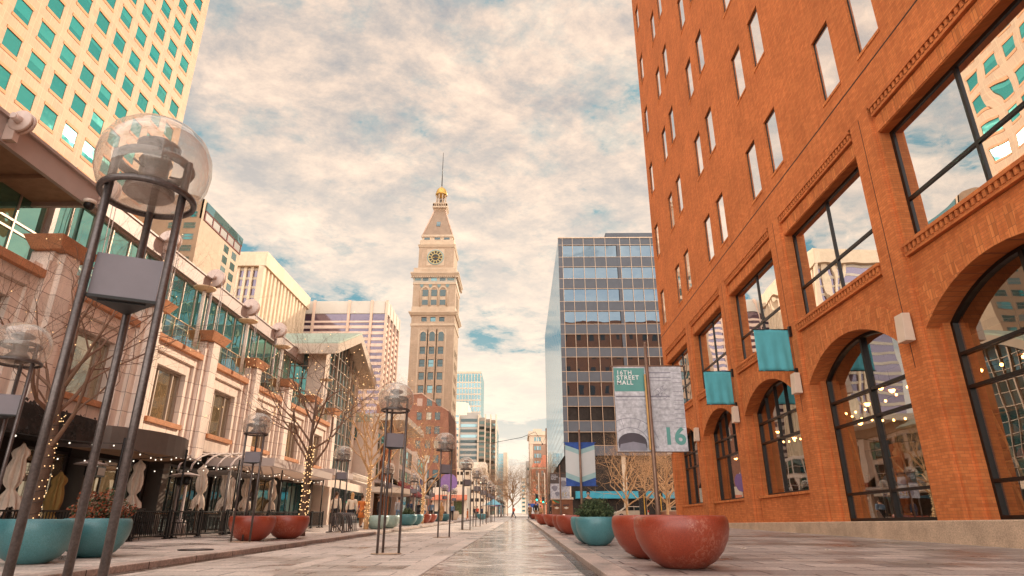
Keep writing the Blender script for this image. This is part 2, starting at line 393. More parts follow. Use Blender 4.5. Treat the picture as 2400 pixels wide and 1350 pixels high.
    def facade(s, f, u0, u1, z0, z1, holes, depth, m=0, mr=None):
        """wall sheet with recessed openings; holes: (u0,u1,z0,z1)"""
        us = sorted(set([u0, u1]+[round(h[i], 4) for h in holes for i in (0, 1) if u0 < h[i] < u1]))
        zs = sorted(set([z0, z1]+[round(h[i], 4) for h in holes for i in (2, 3) if z0 < h[i] < z1]))
        def inh(u, z): return any(h[0] < u < h[1] and h[2] < z < h[3] for h in holes)
        for i in range(len(zs)-1):
            zc = (zs[i]+zs[i+1])/2; run = None
            for j in range(len(us)-1):
                if not inh((us[j]+us[j+1])/2, zc):
                    if run is None: run = us[j]
                    end = us[j+1]
                    if j == len(us)-2: s.face([f(run, zs[i], 0), f(end, zs[i], 0), f(end, zs[i+1], 0), f(run, zs[i+1], 0)], m); run = None
                elif run is not None:
                    s.face([f(run, zs[i], 0), f(us[j], zs[i], 0), f(us[j], zs[i+1], 0), f(run, zs[i+1], 0)], m); run = None
        mr = m if mr is None else mr
        for a, b, c, d in holes:
            s.face([f(a,c,0), f(a,c,-depth), f(a,d,-depth), f(a,d,0)], mr); s.face([f(b,c,0), f(b,d,0), f(b,d,-depth), f(b,c,-depth)], mr)
            s.face([f(a,c,0), f(b,c,0), f(b,c,-depth), f(a,c,-depth)], mr); s.face([f(a,d,0), f(a,d,-depth), f(b,d,-depth), f(b,d,0)], mr)
    def grid(s, P, ni, nj, m=0):
        n = len(s.v)
        for j in range(nj+1):
            for i in range(ni+1): s.v.append(tuple(P(i, j)))
        for j in range(nj):
            for i in range(ni): a = n+j*(ni+1)+i; s.f.append((a, a+1, a+ni+2, a+ni+1)); s.m.append(m); s.sm.append(True)
    def clusters(s, eps=.03):
        par = list(range(len(s.v)))
        def find(a):
            while par[a] != a: par[a] = par[par[a]]; a = par[a]
            return a
        for fc in s.f:
            for k in fc[1:]: par[find(k)] = find(fc[0])
        comp = {}
        for i, fc in enumerate(s.f): comp.setdefault(find(fc[0]), []).append(i)
        bx = []
        for fs in comp.values():
            vs = [s.v[k] for i in fs for k in s.f[i]]
            bx.append([fs, [min(v[a] for v in vs)-eps for a in range(3)], [max(v[a] for v in vs)+eps for a in range(3)]])
        done = []
        while bx:
            c = bx.pop(); again = True
            while again:
                again = False; rest = []
                for d in bx:
                    if all(c[1][a] <= d[2][a] and d[1][a] <= c[2][a] for a in range(3)):
                        c[0] = c[0]+d[0]; c[1] = [min(p, q) for p, q in zip(c[1], d[1])]; c[2] = [max(p, q) for p, q in zip(c[2], d[2])]; again = True
                    else: rest.append(d)
                bx = rest
            done.append(c[0])
        return done
    def sub(s, fs):
        n = MB(); idx = {}
        for i in sorted(fs):
            q = []
            for k in s.f[i]:
                if k not in idx: idx[k] = len(n.v); n.v.append(s.v[k])
                q.append(idx[k])
            n.f.append(tuple(q)); n.m.append(s.m[i]); n.sm.append(s.sm[i])
        return n
    def build(s, name, mats, parent=None, loc=None, bevel=0):
        if name in SPLIT and parent:
            cl_ = s.clusters()
            if 1 < len(cl_) <= 100:
                for fs in cl_: o = s.sub(fs)._build(name, mats, parent, loc, bevel)
                return o
        return s._build(name, mats, parent, loc, bevel)
    def _build(s, name, mats, parent=None, loc=None, bevel=0):
        me = bpy.data.meshes.new(name)
        o = bpy.data.objects.new(name, me)
        L = Vector(parent.matrix_world.translation if False else wloc(parent)) if parent else Vector(loc or (0, 0, 0))
        me.from_pydata([(x-L[0], y-L[1], z-L[2]) for x, y, z in s.v], [], s.f)
        if isinstance(mats, str): mats = [mats]
        for k in mats: me.materials.append(MATS[k])
        me.polygons.foreach_set('material_index', s.m); me.polygons.foreach_set('use_smooth', s.sm)
        me.update(); col.objects.link(o)
        if parent: o.parent = parent
        else: o.location = L
        if bevel:
            bm = o.modifiers.new('bevel', 'BEVEL'); bm.width = bevel; bm.segments = 2; bm.limit_method = 'ANGLE'
        return o
def wloc(o):
    v = Vector((0, 0, 0))
    while o: v += o.location; o = o.parent
    return v
def tag(o, label=None, cat=None, group=None, kind=None):
    if label: o['label'] = label
    if cat: o['category'] = cat
    if group: o['group'] = group
    if kind: o['kind'] = kind
    return o
def thing(name, label, cat, loc=(0,0,0), group=None, rz=0):
    o = bpy.data.objects.new(name, None); col.objects.link(o); o.location = loc; o.rotation_euler = (0, 0, rz)
    o.empty_display_size = .2
    return tag(o, label, cat, group)
def kids(o): return [c for c in col.objects if c.parent == o]
def tree_of(root):
    return [(c, tree_of(c)) for c in kids(root)]
def copy_from(root, tr, loc, label=None, rz=None, scale=None):
    r = root.copy(); col.objects.link(r); r.location = loc
    if rz is not None: r.rotation_euler = (0, 0, rz)
    if scale is not None: r.scale = (scale,)*3 if not isinstance(scale, tuple) else scale
    if label: r['label'] = label
    def rec(tr, p):
        for c, sub in tr:
            d = c.copy(); col.objects.link(d); d.parent = p; rec(sub, d)
    rec(tr, r); return r
def share(src, parent, dloc, name=None):
    """copy of a part at another place under the same thing; shares mesh"""
    d = src.copy(); col.objects.link(d); d.parent = parent; d.location = Vector(src.location)+Vector(dloc); return d
def FX(x, sgn):   # facade on plane X=x, outward = sgn*X ; u = Y
    return lambda u, z, d=0: (x+sgn*d, u, z)
def FY(y, sgn=-1):
    return lambda u, z, d=0: (u, y+sgn*d, z)
def struct(name, mb, mats): return tag(mb.build(name, mats), kind='structure')
# ------------------------------------------------------------------ ground
def strip(name, x0, x1, y0, y1, k, m, th=0):
    b = MB(); n = 24
    b.face([(x0, y0, S*y0+k), (x1, y0, S*y0+k), (x1, y1, S*y1+k), (x0, y1, S*y1+k)])
    return struct(name, b, m)
b = MB(); b.face([(-2600, -900, -900*S-.25), (2600, -900, -900*S-.25), (2600, 3200, 3200*S-.25), (-2600, 3200, 3200*S-.25)])
struct('ground', b, 'ground_far')
strip('road', -6.1, 1.13, -14, 98, ROAD, 'pave_left')
strip('bus_lane', -1.43, .93, -14, 98, ROAD+.004, 'pave_track')
strip('paving_band', -1.86, -1.44, -14, 98, ROAD+.008, 'band_stone')
strip('paving_band', -3.9, -3.55, -14, 98, ROAD+.004, 'band_stone')
strip('gutter', .94, 1.13, -14, 98, ROAD+.008, 'gutter_stone')
strip('gutter', -6.1, -5.85, -14, 98, ROAD+.004, 'gutter_stone')
strip('cross_road', -60, 60, 98, 116, ROAD+.004, 'pave_left')
strip('road_beyond', -8, 3.5, 116, 900, ROAD, 'pave_left')
def slab(name, x0, x1, y0, y1, k, m, bev=.012):
    b = MB()
    b.hexa([(x0,y0,S*y0+k-.4),(x1,y0,S*y0+k-.4),(x1,y1,S*y1+k-.4),(x0,y1,S*y1+k-.4),(x0,y0,S*y0+k),(x1,y0,S*y0+k),(x1,y1,S*y1+k),(x0,y1,S*y1+k)])
    o = b.build(name, m, bevel=bev); return tag(o, kind='structure')
slab('kerb', 1.13, 1.50, -14, 97.9, WALK, 'kerb_stone'); slab('kerb', -6.45, -6.1, -14, 97.9, WALK, 'kerb_stone')
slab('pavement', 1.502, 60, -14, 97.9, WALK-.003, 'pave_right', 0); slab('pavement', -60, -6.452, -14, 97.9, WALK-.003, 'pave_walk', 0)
slab('pavement', 3.5, 60, 116.1, 900, WALK, 'pave_walk', 0); slab('pavement', -60, -8, 116.1, 900, WALK, 'pave_walk', 0)

# ------------------------------------------------------------------ red brick building, right
BX = 11.3
bb = thing('brick_building', 'tall orange red brick building with arched shop windows filling the right side', 'building', (BX, 48, 0))
f = FX(BX, -1)
P_ = 7.55; C0 = 21.38
bays = [C0+P_*k for k in range(-4, 4)]
YN, YF = bays[0]-P_/2, 47.95
holes = []
for c in bays:
    for r in range(8):
        for s in (-1, 1): holes.append((c-.13+s*2.52-.63, c-.13+s*2.52+.63, 15.33+5.75*r, 18.1+5.75*r))
b = MB()
b.facade(f, YN, YF, 13.42, 62, holes, .13)
b.face([(BX, YF, .5), (BX+40, YF, .5), (BX+40, YF, 62), (BX, YF, 62)])       # far gable wall
b.face([(BX, YN, .5), (BX, YN, 62), (BX+40, YN, 62), (BX+40, YN, .5)])
b.face([(BX, YN, 62), (BX, YF, 62), (BX+40, YF, 62), (BX+40, YN, 62)])
b.face([(BX+40, YN, .5), (BX+40, YN, 62), (BX+40, YF, 62), (BX+40, YF, .5)])
b.fbox(f, YN, YF, 62, 62.8, -.4, .06)
# piers, spandrels, arches
edges = []
def arcz(t, zs, rise, half):     # height of a segmental arch at offset t from its centre
    Rr = (half*half+rise*rise)/(2*rise); return zs+rise-Rr+math.sqrt(max(0, Rr*Rr-t*t))
HB = 3.10; ZS, RISE = 5.95, 1.12
REC = .14
for i, c in enumerate(bays):
    a0, a1 = c-HB, c+HB
    # pier between this bay and the next
    p0, p1 = a1, (a1+P_-2*HB if i < len(bays)-1 else YF)
    b.fbox(f, p0+.12, p1-.12 if i < len(bays)-1 else p1, .9, 13.415, -1.2, 0)
    b.fbox(f, p0, p0+.118, .9, 13.10, -1.2, -.12); 
    if i < len(bays)-1: b.fbox(f, p1-.118, p1, .9, 13.10, -1.2, -.12)
    # head above the big window
    b.fbox(f, a0, a1, 12.42, 12.98, -1.2, -REC)
    # spandrel between sill and arch, following the arch
    n = 20; us = [a0+(a1-a0)*k/n for k in range(n+1)]
    for k in range(n):
        u, w = us[k], us[k+1]
        zu, zw = arcz(u-c, ZS, RISE, HB), arcz(w-c, ZS, RISE, HB)
        b.face([f(u, zu, -REC), f(w, zw, -REC), f(w, 8.12, -REC), f(u, 8.12, -REC)], 0)
        b.face([f(u, zu, -REC), f(u, zu, -.95), f(w, zw, -.95), f(w, zw, -REC)], 0)
    b.fbox(f, a0, a1, 8.15, 8.52, -1.2, -REC-.002)
    for s, u in ((1, a0), (-1, a1)):  # stepped jambs of the arch
        b.fbox(f, min(u, u+s*.16), max(u, u+s*.16), .9, ZS+.12, -1.2, -.50)
    if i >= 5:   # brick apron below the higher windows
        b.fbox(f, a0+.16, a1-.16, .9, 2.0, -.9, -.30); b.fbox(f, a0+.16, a1-.16, 2.0, 2.1, -.9, -.22, 1)
b.face([f(YN, .9, -1.2), f(YF, .9, -1.2), f(YF, .9, -.1), f(YN, .9, -.1)])
b.build('wall', ['red_brick', 'brick_trim'], bb)
# voussoir rings and soldier courses
b = MB()
for i, c in enumerate(bays):
    n = 26; TH = .78
    Rr = (HB*HB+RISE*RISE)/(2*RISE); zc = ZS+RISE-Rr; am = math.asin(HB/Rr)
    for k in range(n):
        t0, t1 = -am+2*am*k/n, -am+2*am*(k+1)/n
        q = []
        for (t, rr) in ((t0, Rr), (t1, Rr), (t1, Rr+TH), (t0, Rr+TH)): q.append((c+rr*math.sin(t), zc+rr*math.cos(t)))
        q = [(min(max(u, c-HB+.001), c+HB-.001), z) for u, z in q]
        b.prism(q, f, -REC-.1, -REC+.035, k % 2)
    for z0, z1, d in ((12.43, 12.97, -REC+.03),):
        n = 18
        for k in range(n): b.fbox(f, c-HB+2*HB*k/n+.004, c-HB+2*HB*(k+1)/n-.004, z0+.02, z1, -REC-.05, d, k % 2)
b.build('arch_ring', ['brick_trim', 'red_brick'], bb)
b = MB()
for c in bays:
    for zt, dd in ((13.0, 0), (8.12, -.0)):
        b.fbox(f, c-HB, c+HB, zt+.02, zt+.12, -1.0, -.02+dd); b.fbox(f, c-HB+.001, c+HB-.001, zt+.30, zt+.405, -1.0, .03+dd)
        n = 30
        for k in range(n):
            u = c-HB+2*HB*(k+.5)/n; b.fbox(f, u-.05, u+.05, zt+.121, zt+.299, -.5, .005+dd)
        b.fbox(f, c-HB, c+HB, zt+.121, zt+.299, -1.0, -.13+dd, 1)  # near-black backing: shade between the teeth put into the colour
b.build('dentil_course', ['red_brick', 'joint_and_gap_shade'], bb)
b = MB(); b.fbox(f, YN, YF, 14.66, 14.72, -.03, .004); 
for c in bays:
    b.fbox(f, c+HB+.66, c+HB+.69, 5, 13.38, -.01, .004)
b.build('expansion_joint', 'joint_and_gap_shade', bb)
b = MB()
b.hexa([(BX-.06, YN, YN*S-.6), (BX+1.3, YN, YN*S-.6), (BX+1.3, YF, YF*S-.6), (BX-.06, YF, YF*S-.6), (BX-.06, YN, .92), (BX+1.3, YN, .92), (BX+1.3, YF, .92), (BX-.06, YF, .92)])
b.build('base_course', 'concrete_base', bb, bevel=.03)
# small windows (each a part, pane as sub-part)
first = None
for c in bays:
    for r in range(8):
        for s in (-1, 1):
            if r > 5 and c < 30: continue
            if c < 8 and r > 1: continue
            u, z0 = c-.13+s*2.52, 15.33+5.75*r
            if first is None:
                b = MB(); U0, U1, Z0, Z1 = u-.628, u+.628, z0+.002, z0+2.768
                b.fbox(f, U0, U0+.05, Z0, Z1, -.125, -.08); b.fbox(f, U1-.05, U1, Z0, Z1, -.125, -.08)
                b.fbox(f, U0+.05, U1-.05, Z1-.05, Z1, -.125, -.08); b.fbox(f, U0+.05, U1-.05, Z0, Z0+.05, -.125, -.08)
                w = b.build('window', 'bronze', bb)
                p = MB(); p.fbox(f, U0+.05, U1-.05, Z0+.05, Z1-.05, -.12, -.10)
                pn = p.build('pane', 'sky_glass', w); st = MB(); st.fbox(f, U0-.06, U1+.06, Z0-.11, Z0-.004, -.02, .03)
                sl = st.build('sill', 'brick_trim', w); first = (w, pn, sl, u, z0)
            else:
                w, pn, sl, u1, z1 = first
                nw = share(w, bb, (0, u-u1, z0-z1))
                for q in (pn, sl):
                    k_ = q.copy(); col.objects.link(k_); k_.parent = nw
# big upper windows
def bigwin(c):
    z0, z1, u0, u1 = 8.53, 12.42, c-HB+.002, c+HB-.002; zm = 9.98; b = MB(); d0, d1 = -.62, -.46
    b.fbox(f, u0, u0+.13, z0, z1, d0, d1); b.fbox(f, u1-.13, u1, z0, z1, d0, d1)
    for za, zb in ((z0, z0+.10), (z1-.10, z1), (zm-.05, zm+.05)): b.fbox(f, u0+.13, u1-.13, za, zb, d0+.06, d1)
    for za, zb in ((z0+.10, zm-.05), (zm+.05, z1-.10)): b.fbox(f, c-.05, c+.05, za, zb, d0+.06, d1)
    w = b.build('window', 'bronze', bb)
    p = MB()
    for ua, ub in ((u0+.13, c-.05), (c+.05, u1-.13)):
        for za, zb in ((z0+.10, zm-.05), (zm+.05, z1-.10)): p.fbox(f, ua, ub, za, zb, -.53, -.51)
    p.build('pane', 'big_glass', w)
for c in bays: bigwin(c)
# arched shop windows
def archwin(c, i):
    HH = HB-.16; u0, u1 = c-HH+.002, c+HH-.002; d0, d1 = -.86, -.70; zb = .93 if i < 5 else 2.11
    b = MB(); n = 16; T = .10
    def az(u): return arcz(u-c, ZS, RISE, HB)-.02
    if i < 5: vs, hs = [c], [1.85, 4.25, 5.15]
    else: vs, hs = [u0+(u1-u0)*k/5 for k in (1, 2, 3, 4)], [4.55, 5.5]
    b.fbox(f, u0, u0+T, zb, az(u0), d0, d1); b.fbox(f, u1-T, u1, zb, az(u1), d0, d1); b.fbox(f, u0+T, u1-T, zb, zb+T, d0, d1)
    for k in range(n):
        a, e = u0+(u1-u0)*k/n, u0+(u1-u0)*(k+1)/n
        b.hexa([f(a, az(a)-T, d0), f(e, az(e)-T, d0), f(e, az(e)-T, d1), f(a, az(a)-T, d1), f(a, az(a), d0), f(e, az(e), d0), f(e, az(e), d1), f(a, az(a), d1)])
    for h in hs: b.fbox(f, u0+T, u1-T, h-.045, h+.045, d0, d1-.003)
    if i < 5: b.fbox(f, c-.06, c+.06, zb+T, az(c)-T, d0+.002, d1+.01)
    else:
        for v in vs: b.fbox(f, v-.025, v+.025, 4.6, az(v)-.1, d0+.002, d1-.02)
        b.fbox(f, c+.9-.05, c+.9+.05, zb+T, 4.5, d0+.002, d1-.01)
    w = b.build('window', 'bronze', bb)
    p = MB()
    for k in range(n):
        a, e = u0+(u1-u0)*k/n, u0+(u1-u0)*(k+1)/n
        p.face([f(a, zb, -.8), f(e, zb, -.8), f(e, az(e), -.8), f(a, az(a), -.8)])
    p.build('pane', 'shop_glass', w)
for i, c in enumerate(bays): archwin(c, i)
# shop room behind the arches
b = MB()
b.face([(BX+1.21, YN, .95), (BX+1.21, YF, .95), (BX+6, YF, .95), (BX+6, YN, .95)], 1)
b.face([(BX+6, YN, .95), (BX+6, YF, .95), (BX+6, YF, 8.1), (BX+6, YN, 8.1)], 0)
b.face([(BX+1.21, YN, 7.6), (BX+6, YN, 7.6), (BX+6, YF, 7.6), (BX+1.21, YF, 7.6)], 2)
b.face([(BX+1.3, YF-.01, .95), (BX+6, YF-.01, .95), (BX+6, YF-.01, 8), (BX+1.3, YF-.01, 8)], 2)
for c in bays[1:]:
    b.box(BX+5.6, BX+5.98, c-2, c+.2, 1.0, 3.0, 1); b.box(BX+5.55, BX+5.97, c+.8, c+2.6, 1.0, 4.2, 2)
b.build('shop_interior', ['shop_wall', 'shop_floor', 'shop_dark'], bb)
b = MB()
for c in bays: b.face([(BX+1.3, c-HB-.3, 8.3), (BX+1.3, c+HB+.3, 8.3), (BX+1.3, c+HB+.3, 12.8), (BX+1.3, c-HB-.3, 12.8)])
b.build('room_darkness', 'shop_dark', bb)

# shop pendants and goods on show
pend = thing('pendant_lamp', 'x', 'pendant lamp', (BX+2.6, 21, 4.5), 'lit pendant lamps hanging in the shop')
b = MB(); L = wloc(pend); b.lathe([(.03, .20), (.05, .17), (.30, 0), (.29, -.015), (.04, .14)], tuple(L), 16); b.build('lamp_shade', 'pillow_orange', pend)
b = MB(); b.ball(tuple(L+Vector((0, 0, -.0))), .11, 10, 6); b.build('bulb', 'shop_lamp', pend)
b = MB(); b.tube([L+Vector((0, 0, .19)), L+Vector((0, 0, 7.58-4.5))], .006, 5); b.build('cord', 'black_metal', pend)
tp = tree_of(pend)
spots = [(1.9, 18.9, 3.9), (2.7, 20.3, 4.9), (2.4, 21.9, 4.75), (3.4, 22.6, 4.2), (4.0, 20.9, 5.1), (2.2, 13.0, 5.2), (2.6, 14.6, 4.6), (3.3, 12.1, 5.3), (2.6, 28.2, 4.4), (3.2, 29.9, 4.9), (2.6, 36.2, 4.3)]
desc = ['hanging lowest behind the right half of the second arch window', 'hanging near the upper middle of the second arch window', 'hanging left of the mullion in the second arch window', 'hanging deep in the shop at the left of the second arch window', 'hanging highest and deepest in the second arch window',
        'hanging at the upper left of the nearest arch window', 'hanging lower left inside the nearest arch window', 'hanging top right inside the nearest arch window', 'hanging in the third arch window near its right jamb', 'hanging in the third arch window near its left jamb', 'hanging behind the fourth arch window beside the teal flag']
for i, (dx, y, z) in enumerate(spots):
    kk = (BX+dx)/12.1; y *= kk; z = min(7.2, .8+(z-.8)*kk)
    if i == 0: pend.location = (BX+dx, y, z); pend['label'] = 'lit pendant lamp '+desc[0]
    else: copy_from(pend, tp, (BX+dx, y, z), 'lit pendant lamp '+desc[i])
def bulbset(locs, parent, name='bulb', m='bulb_warm', r=.03):
    """bulbs at world points as parts of a string of lights"""
    W = wloc(parent); src = None
    for l in locs[:100]:
        if src is None:
            q = MB(); q.ball((0, 0, 0), r, 6, 4); src = q.build(name, m); o = src; o.parent = parent
        else: o = src.copy(); col.objects.link(o)
        o.location = Vector(l)-W
    if len(locs) > 100:
        q = MB()
        for l in locs[100:]: q.ball(tuple(l), r, 5, 3)
        tag(q.build(name, m, parent), kind='stuff')
def pillow(x, y, z, s, m, label):
    b = MB(); b.ball((0, 0, 0), s, 12, 8, 0, .55, .6, 1.0); o = b.build('cushion', m, None, (0, 0, 0)); o.location = (x, y, z)
    o.rotation_euler = (0, .9, R.uniform(-.2, .2)); tag(o, label, 'cushion', 'cushions on show in the shop')
t = thing('display_bench', 'long low display bench carrying cushions behind the second arch window', 'bench', (BX+1.9, 22.4, .95))
b = MB(); b.box(BX+1.5, BX+2.4, 20.2, 24.6, 1.95, 2.05); b.build('top', 'white_paint', t)
for yy in (20.4, 24.4):
    for xx in (1.6, 2.3): b = MB(); b.box(BX+xx-.03, BX+xx+.03, yy-.03, yy+.03, .96, 1.949); b.build('leg', 'white_paint', t)
for q in ((19.2, .38, 'pillow_cream', 'big cream cushion at the right end of the display bench'), (20.0, .34, 'pillow_teal', 'dark teal cushion beside the cream one on the bench'), (20.9, .30, 'pillow_orange', 'small orange cushion in the middle of the display bench'), (21.7, .36, 'cloth_grey', 'grey cushion at the left end of the display bench')):
    pillow(BX+1.9, q[0]+1.75, 2.28, q[1], q[2], q[3])
def ladder(y, label):
    t = thing('wooden_ladder', label, 'ladder', (BX+1.6, y, .95), 'pale wooden ladders leaning inside the shop windows')
    for s in (0, .45):
        b = MB(); b.tube([(BX+1.5, y-.9+s, .98), (BX+1.7, y+.35+s, 4.3)], .035, 8); b.build('rail', 'ladder_wood', t)
    for k in range(7):
        q = k/7+.08; b = MB(); yy = y-.9+1.25*q; zz = .98+3.32*q; b.tube([(BX+1.5+.2*q, yy, zz), (BX+1.5+.2*q, yy+.45, zz)], .022, 6); b.build('rung', 'ladder_wood', t)
ladder(24.9, 'pale wooden ladder leaning at the left of the second arch window'); ladder(17.3, 'pale wooden ladder leaning inside the nearest arch window')
# wall boxes and flags on the piers
def wallbox(y, z, label):
    t = thing('wall_light', label, 'wall light', (BX-.02, y, z), 'white wall lights on the brick piers')
    b = MB(); b.hexa([(BX-.34, y-.2, z-.42), (BX-.05, y-.2, z-.42), (BX-.05, y+.2, z-.42), (BX-.34, y+.2, z-.42), (BX-.28, y-.2, z+.40), (BX-.05, y-.2, z+.40), (BX-.05, y+.2, z+.40), (BX-.28, y+.2, z+.40)])
    b.build('lamp_shade', 'box_white', t, bevel=.012)
    b = MB(); b.box(BX-.049, BX+.0, y-.12, y+.12, z-.2, z+.2); b.build('bracket', 'bronze', t)
for k, d in enumerate(['on the brick pier right of the second arch window', 'on the pier right of the third arch, under the nearer teal flag', 'on the pier under the farther teal flag', 'on the farthest visible pier beside the street banner', 'on the last brick pier at the far corner']):
    wallbox(17.42+P_*k, 6.12, 'white wall light '+d)
def flag(y, zt, zb, w, label):
    t = thing('teal_flag', label, 'flag', (BX, y, zt), 'plain teal flags on the brick piers')
    b = MB(); n = 24; xs = [BX-.12-(w)*i/n for i in range(n+1)]
    P = lambda i, j: (xs[i], y+.022*math.sin(i*.8+.06*j)*(.2+j/12)+.012*math.sin(i*.33+1+j*.1), zt-(zt-zb)*j/12-.012*math.sin(i*.4)*(j/12))
    b.grid(P, n, 12)
    o = b.build('cloth', 'flag_teal', t); s_ = o.modifiers.new('thick', 'SOLIDIFY'); s_.thickness = .012
    for z in (zt, zb): b = MB(); b.tube([(BX, y, z), (BX-.16-w, y, z)], .018, 6); b.build('pole', 'bronze', t)
    b = MB(); b.box(BX-.1, BX, y-.08, y+.08, zb-.35, zb+.1); b.box(BX-.1, BX, y-.08, y+.08, zt-.3, zt+.12); b.build('bracket', 'bronze', t)
flag(25.05, 8.40, 6.65, 1.42, 'plain teal flag on the pier right of the third arch window')
flag(32.6, 8.40, 6.65, 1.42, 'plain teal flag on the pier farther along, right of the fourth arch')
# windows in the far end wall (seen mirrored in the glass block)
fe = FY(YF, 1)
b = MB()
for r in range(8):
    for k in range(9): b.fbox(fe, BX+3+k*4.1, BX+4.3+k*4.1, 15.33+5.75*r, 18.1+5.75*r, .002, .03)
b.build('end_window', 'pane_dark', bb)
b = MB()
for k in range(5): b.fbox(fe, BX+2+k*7.6, BX+7+k*7.6, 2, 12.4, .002, .04)
b.build('end_window', 'pane_dark', bb)

# shelves and vases in the shop
for k, (y, w) in enumerate([(27.6, 'at the left of the second arch window'), (20.2, 'deep behind the brick pier by the nearest arch'), (33.6, 'behind the third arch window')]):
    t = thing('display_shelf', 'tall wooden display shelf '+w, 'shelf', (BX+5, y, .96), 'display shelves in the shop')
    for q in range(5): b = MB(); b.box(BX+4.4, BX+5.2, y-.9, y+.9, 1.2+q*.75, 1.25+q*.75); b.build('shelf_board', 'ladder_wood', t)
    for s_ in (-.9, .9): b = MB(); b.box(BX+4.4, BX+5.2, y+s_-.03, y+s_+.03, .96, 4.4); b.build('side_panel', 'ember_wood', t)
    for q in range(4):
        for j in range(3):
            m = ['pillow_cream', 'pillow_teal', 'pillow_orange', 'white_paint', 'cloth_red'][(q*3+j+k) % 5]; yy = y-.55+j*.55; zb = 1.2505+q*.75
            b = MB(); b.lathe([(.07, 0), (.13, .1), (.14, .2), (.06, .32), (.08, .36)], (0, 0, 0), 12); o = b.build('vase', m); o.location = (BX+4.75, yy, zb)
            tag(o, 'small vase standing on a shop display shelf', 'vase', 'vases on the shop shelves')
for k, (y, h, m, w) in enumerate([(26.3, 1.5, 'shrub_green', 'at the left of the second arch window'), (14.6, 1.9, 'shrub_green', 'inside the nearest arch window'), (31.4, 1.3, 'leaf_red', 'inside the third arch window')]):
    t = thing('potted_plant', 'leafy potted plant '+w, 'plant', (BX+1.8, y, .96), 'potted plants in the shop windows')
    b = MB(); b.lathe([(.16, .961), (.22, 1.0), (.26, 1.4), (.23, 1.4), (.2, 1.36), (.001, 1.36)], (BX+1.8, y, 0), 16); b.build('pot', 'white_paint', t)
    b = MB(); rr = random.Random(k)
    for j in range(420):
        d = Vector((rr.gauss(0, .2), rr.gauss(0, .25), rr.gauss(h*.55, h*.25))); p = Vector((BX+1.8, y, 1.35))+d; e = Vector((rr.gauss(0, 1), rr.gauss(0, 1), rr.gauss(0, 1))).normalized()*.07; g_ = e.orthogonal().normalized()*.035
        b.face([p-e, p+g_, p+e, p-g_])
    b.build('foliage', m, t)

for k, (x0, y0, z0, y1, z1, w) in enumerate([(2.2, 20.6, 5.6, 26.5, 5.2, 'across the second arch window'), (3.2, 22.0, 4.6, 28.0, 5.4, 'deeper behind the second arch window'), (2.2, 12.0, 5.8, 18.5, 5.1, 'across the nearest arch window'), (2.6, 30.0, 5.0, 35.5, 5.3, 'across the third arch window')]):
    p0, p1 = Vector((BX+x0, y0, z0)), Vector((BX+x0, y1, z1)); t = thing('indoor_bulb_string', 'warm bulb string hanging inside the shop '+w, 'string lights', tuple(p0), 'bulb strings inside the shop')
    b = MB(); b.tube([p0.lerp(p1, j/8)-Vector((0, 0, 1.2*(j/8)*(1-j/8))) for j in range(9)], .008, 4); b.build('cable', 'black_metal', t)
    bulbset([p0.lerp(p1, (j+.5)/8)-Vector((0, 0, 1.2*((j+.5)/8)*(1-(j+.5)/8)+.05)) for j in range(8)], t, m='shop_lamp', r=.05)
# ------------------------------------------------------------------ left shopping arcade
AX = -13.2
ar = thing('shopping_arcade', 'pale stone arcade with balcony glazing, capped piers and round metal discs along the left side', 'building', (AX, 30, 0))
f = FX(AX, 1); PP = 4.65
piers = [16.6+PP*k for k in range(-4, 7)]     # -2 .. 44.5
b = MB(); holes = []
for i, p in enumerate(piers[:-1]):
    c = p+PP/2; holes.append((c-1.05, c+1.05, 4.46, 6.42))
b.facade(lambda u, z, d=0: f(u, z, d-.16), piers[0], piers[-1], 3.7, 7.2, holes, .35)
for p in piers:
    for w, d, zt in ((.95, -.06, 7.6), (.62, .10, 7.75), (.30, .26, 8.08)): b.fbox(f, p-w, p+w, 3.3 if w > .5 else 3.25, zt, -.5, d)
    b.fbox(f, p-.48, p+.48, 7.4, 8.08, -.6, .05)
for i, p in enumerate(piers[:-1]):
    b.fbox(f, p+.95, p+PP-.95, 6.86, 7.0, -.2, -.04); b.fbox(f, p+.95, p+PP-.95, 7.0, 7.2, -.3, -.08)
b.build('stone_front', 'stone_pink', ar)
b = MB()
for p in piers: b.hexa([f(p-.62, 8.1, -.55), f(p+.62, 8.1, -.55), f(p+.62, 8.1, .30), f(p-.62, 8.1, .30), f(p-.86, 8.46, -.7), f(p+.86, 8.46, -.7), f(p+.86, 8.46, .46), f(p-.86, 8.46, .46)])
for p in piers[:-1]: b.fbox(f, p+.62, p+PP-.62, 7.2, 7.43, -.5, .10)
b.build('coping', 'sandstone_cap', ar, bevel=.01)
b = MB(); b.face([f(piers[0], 7.1, -.2), f(piers[-1], 7.1, -.2), f(piers[-1], 7.1, -3), f(piers[0], 7.1, -3)]); b.build('balcony_floor', 'soffit', ar)
first = None
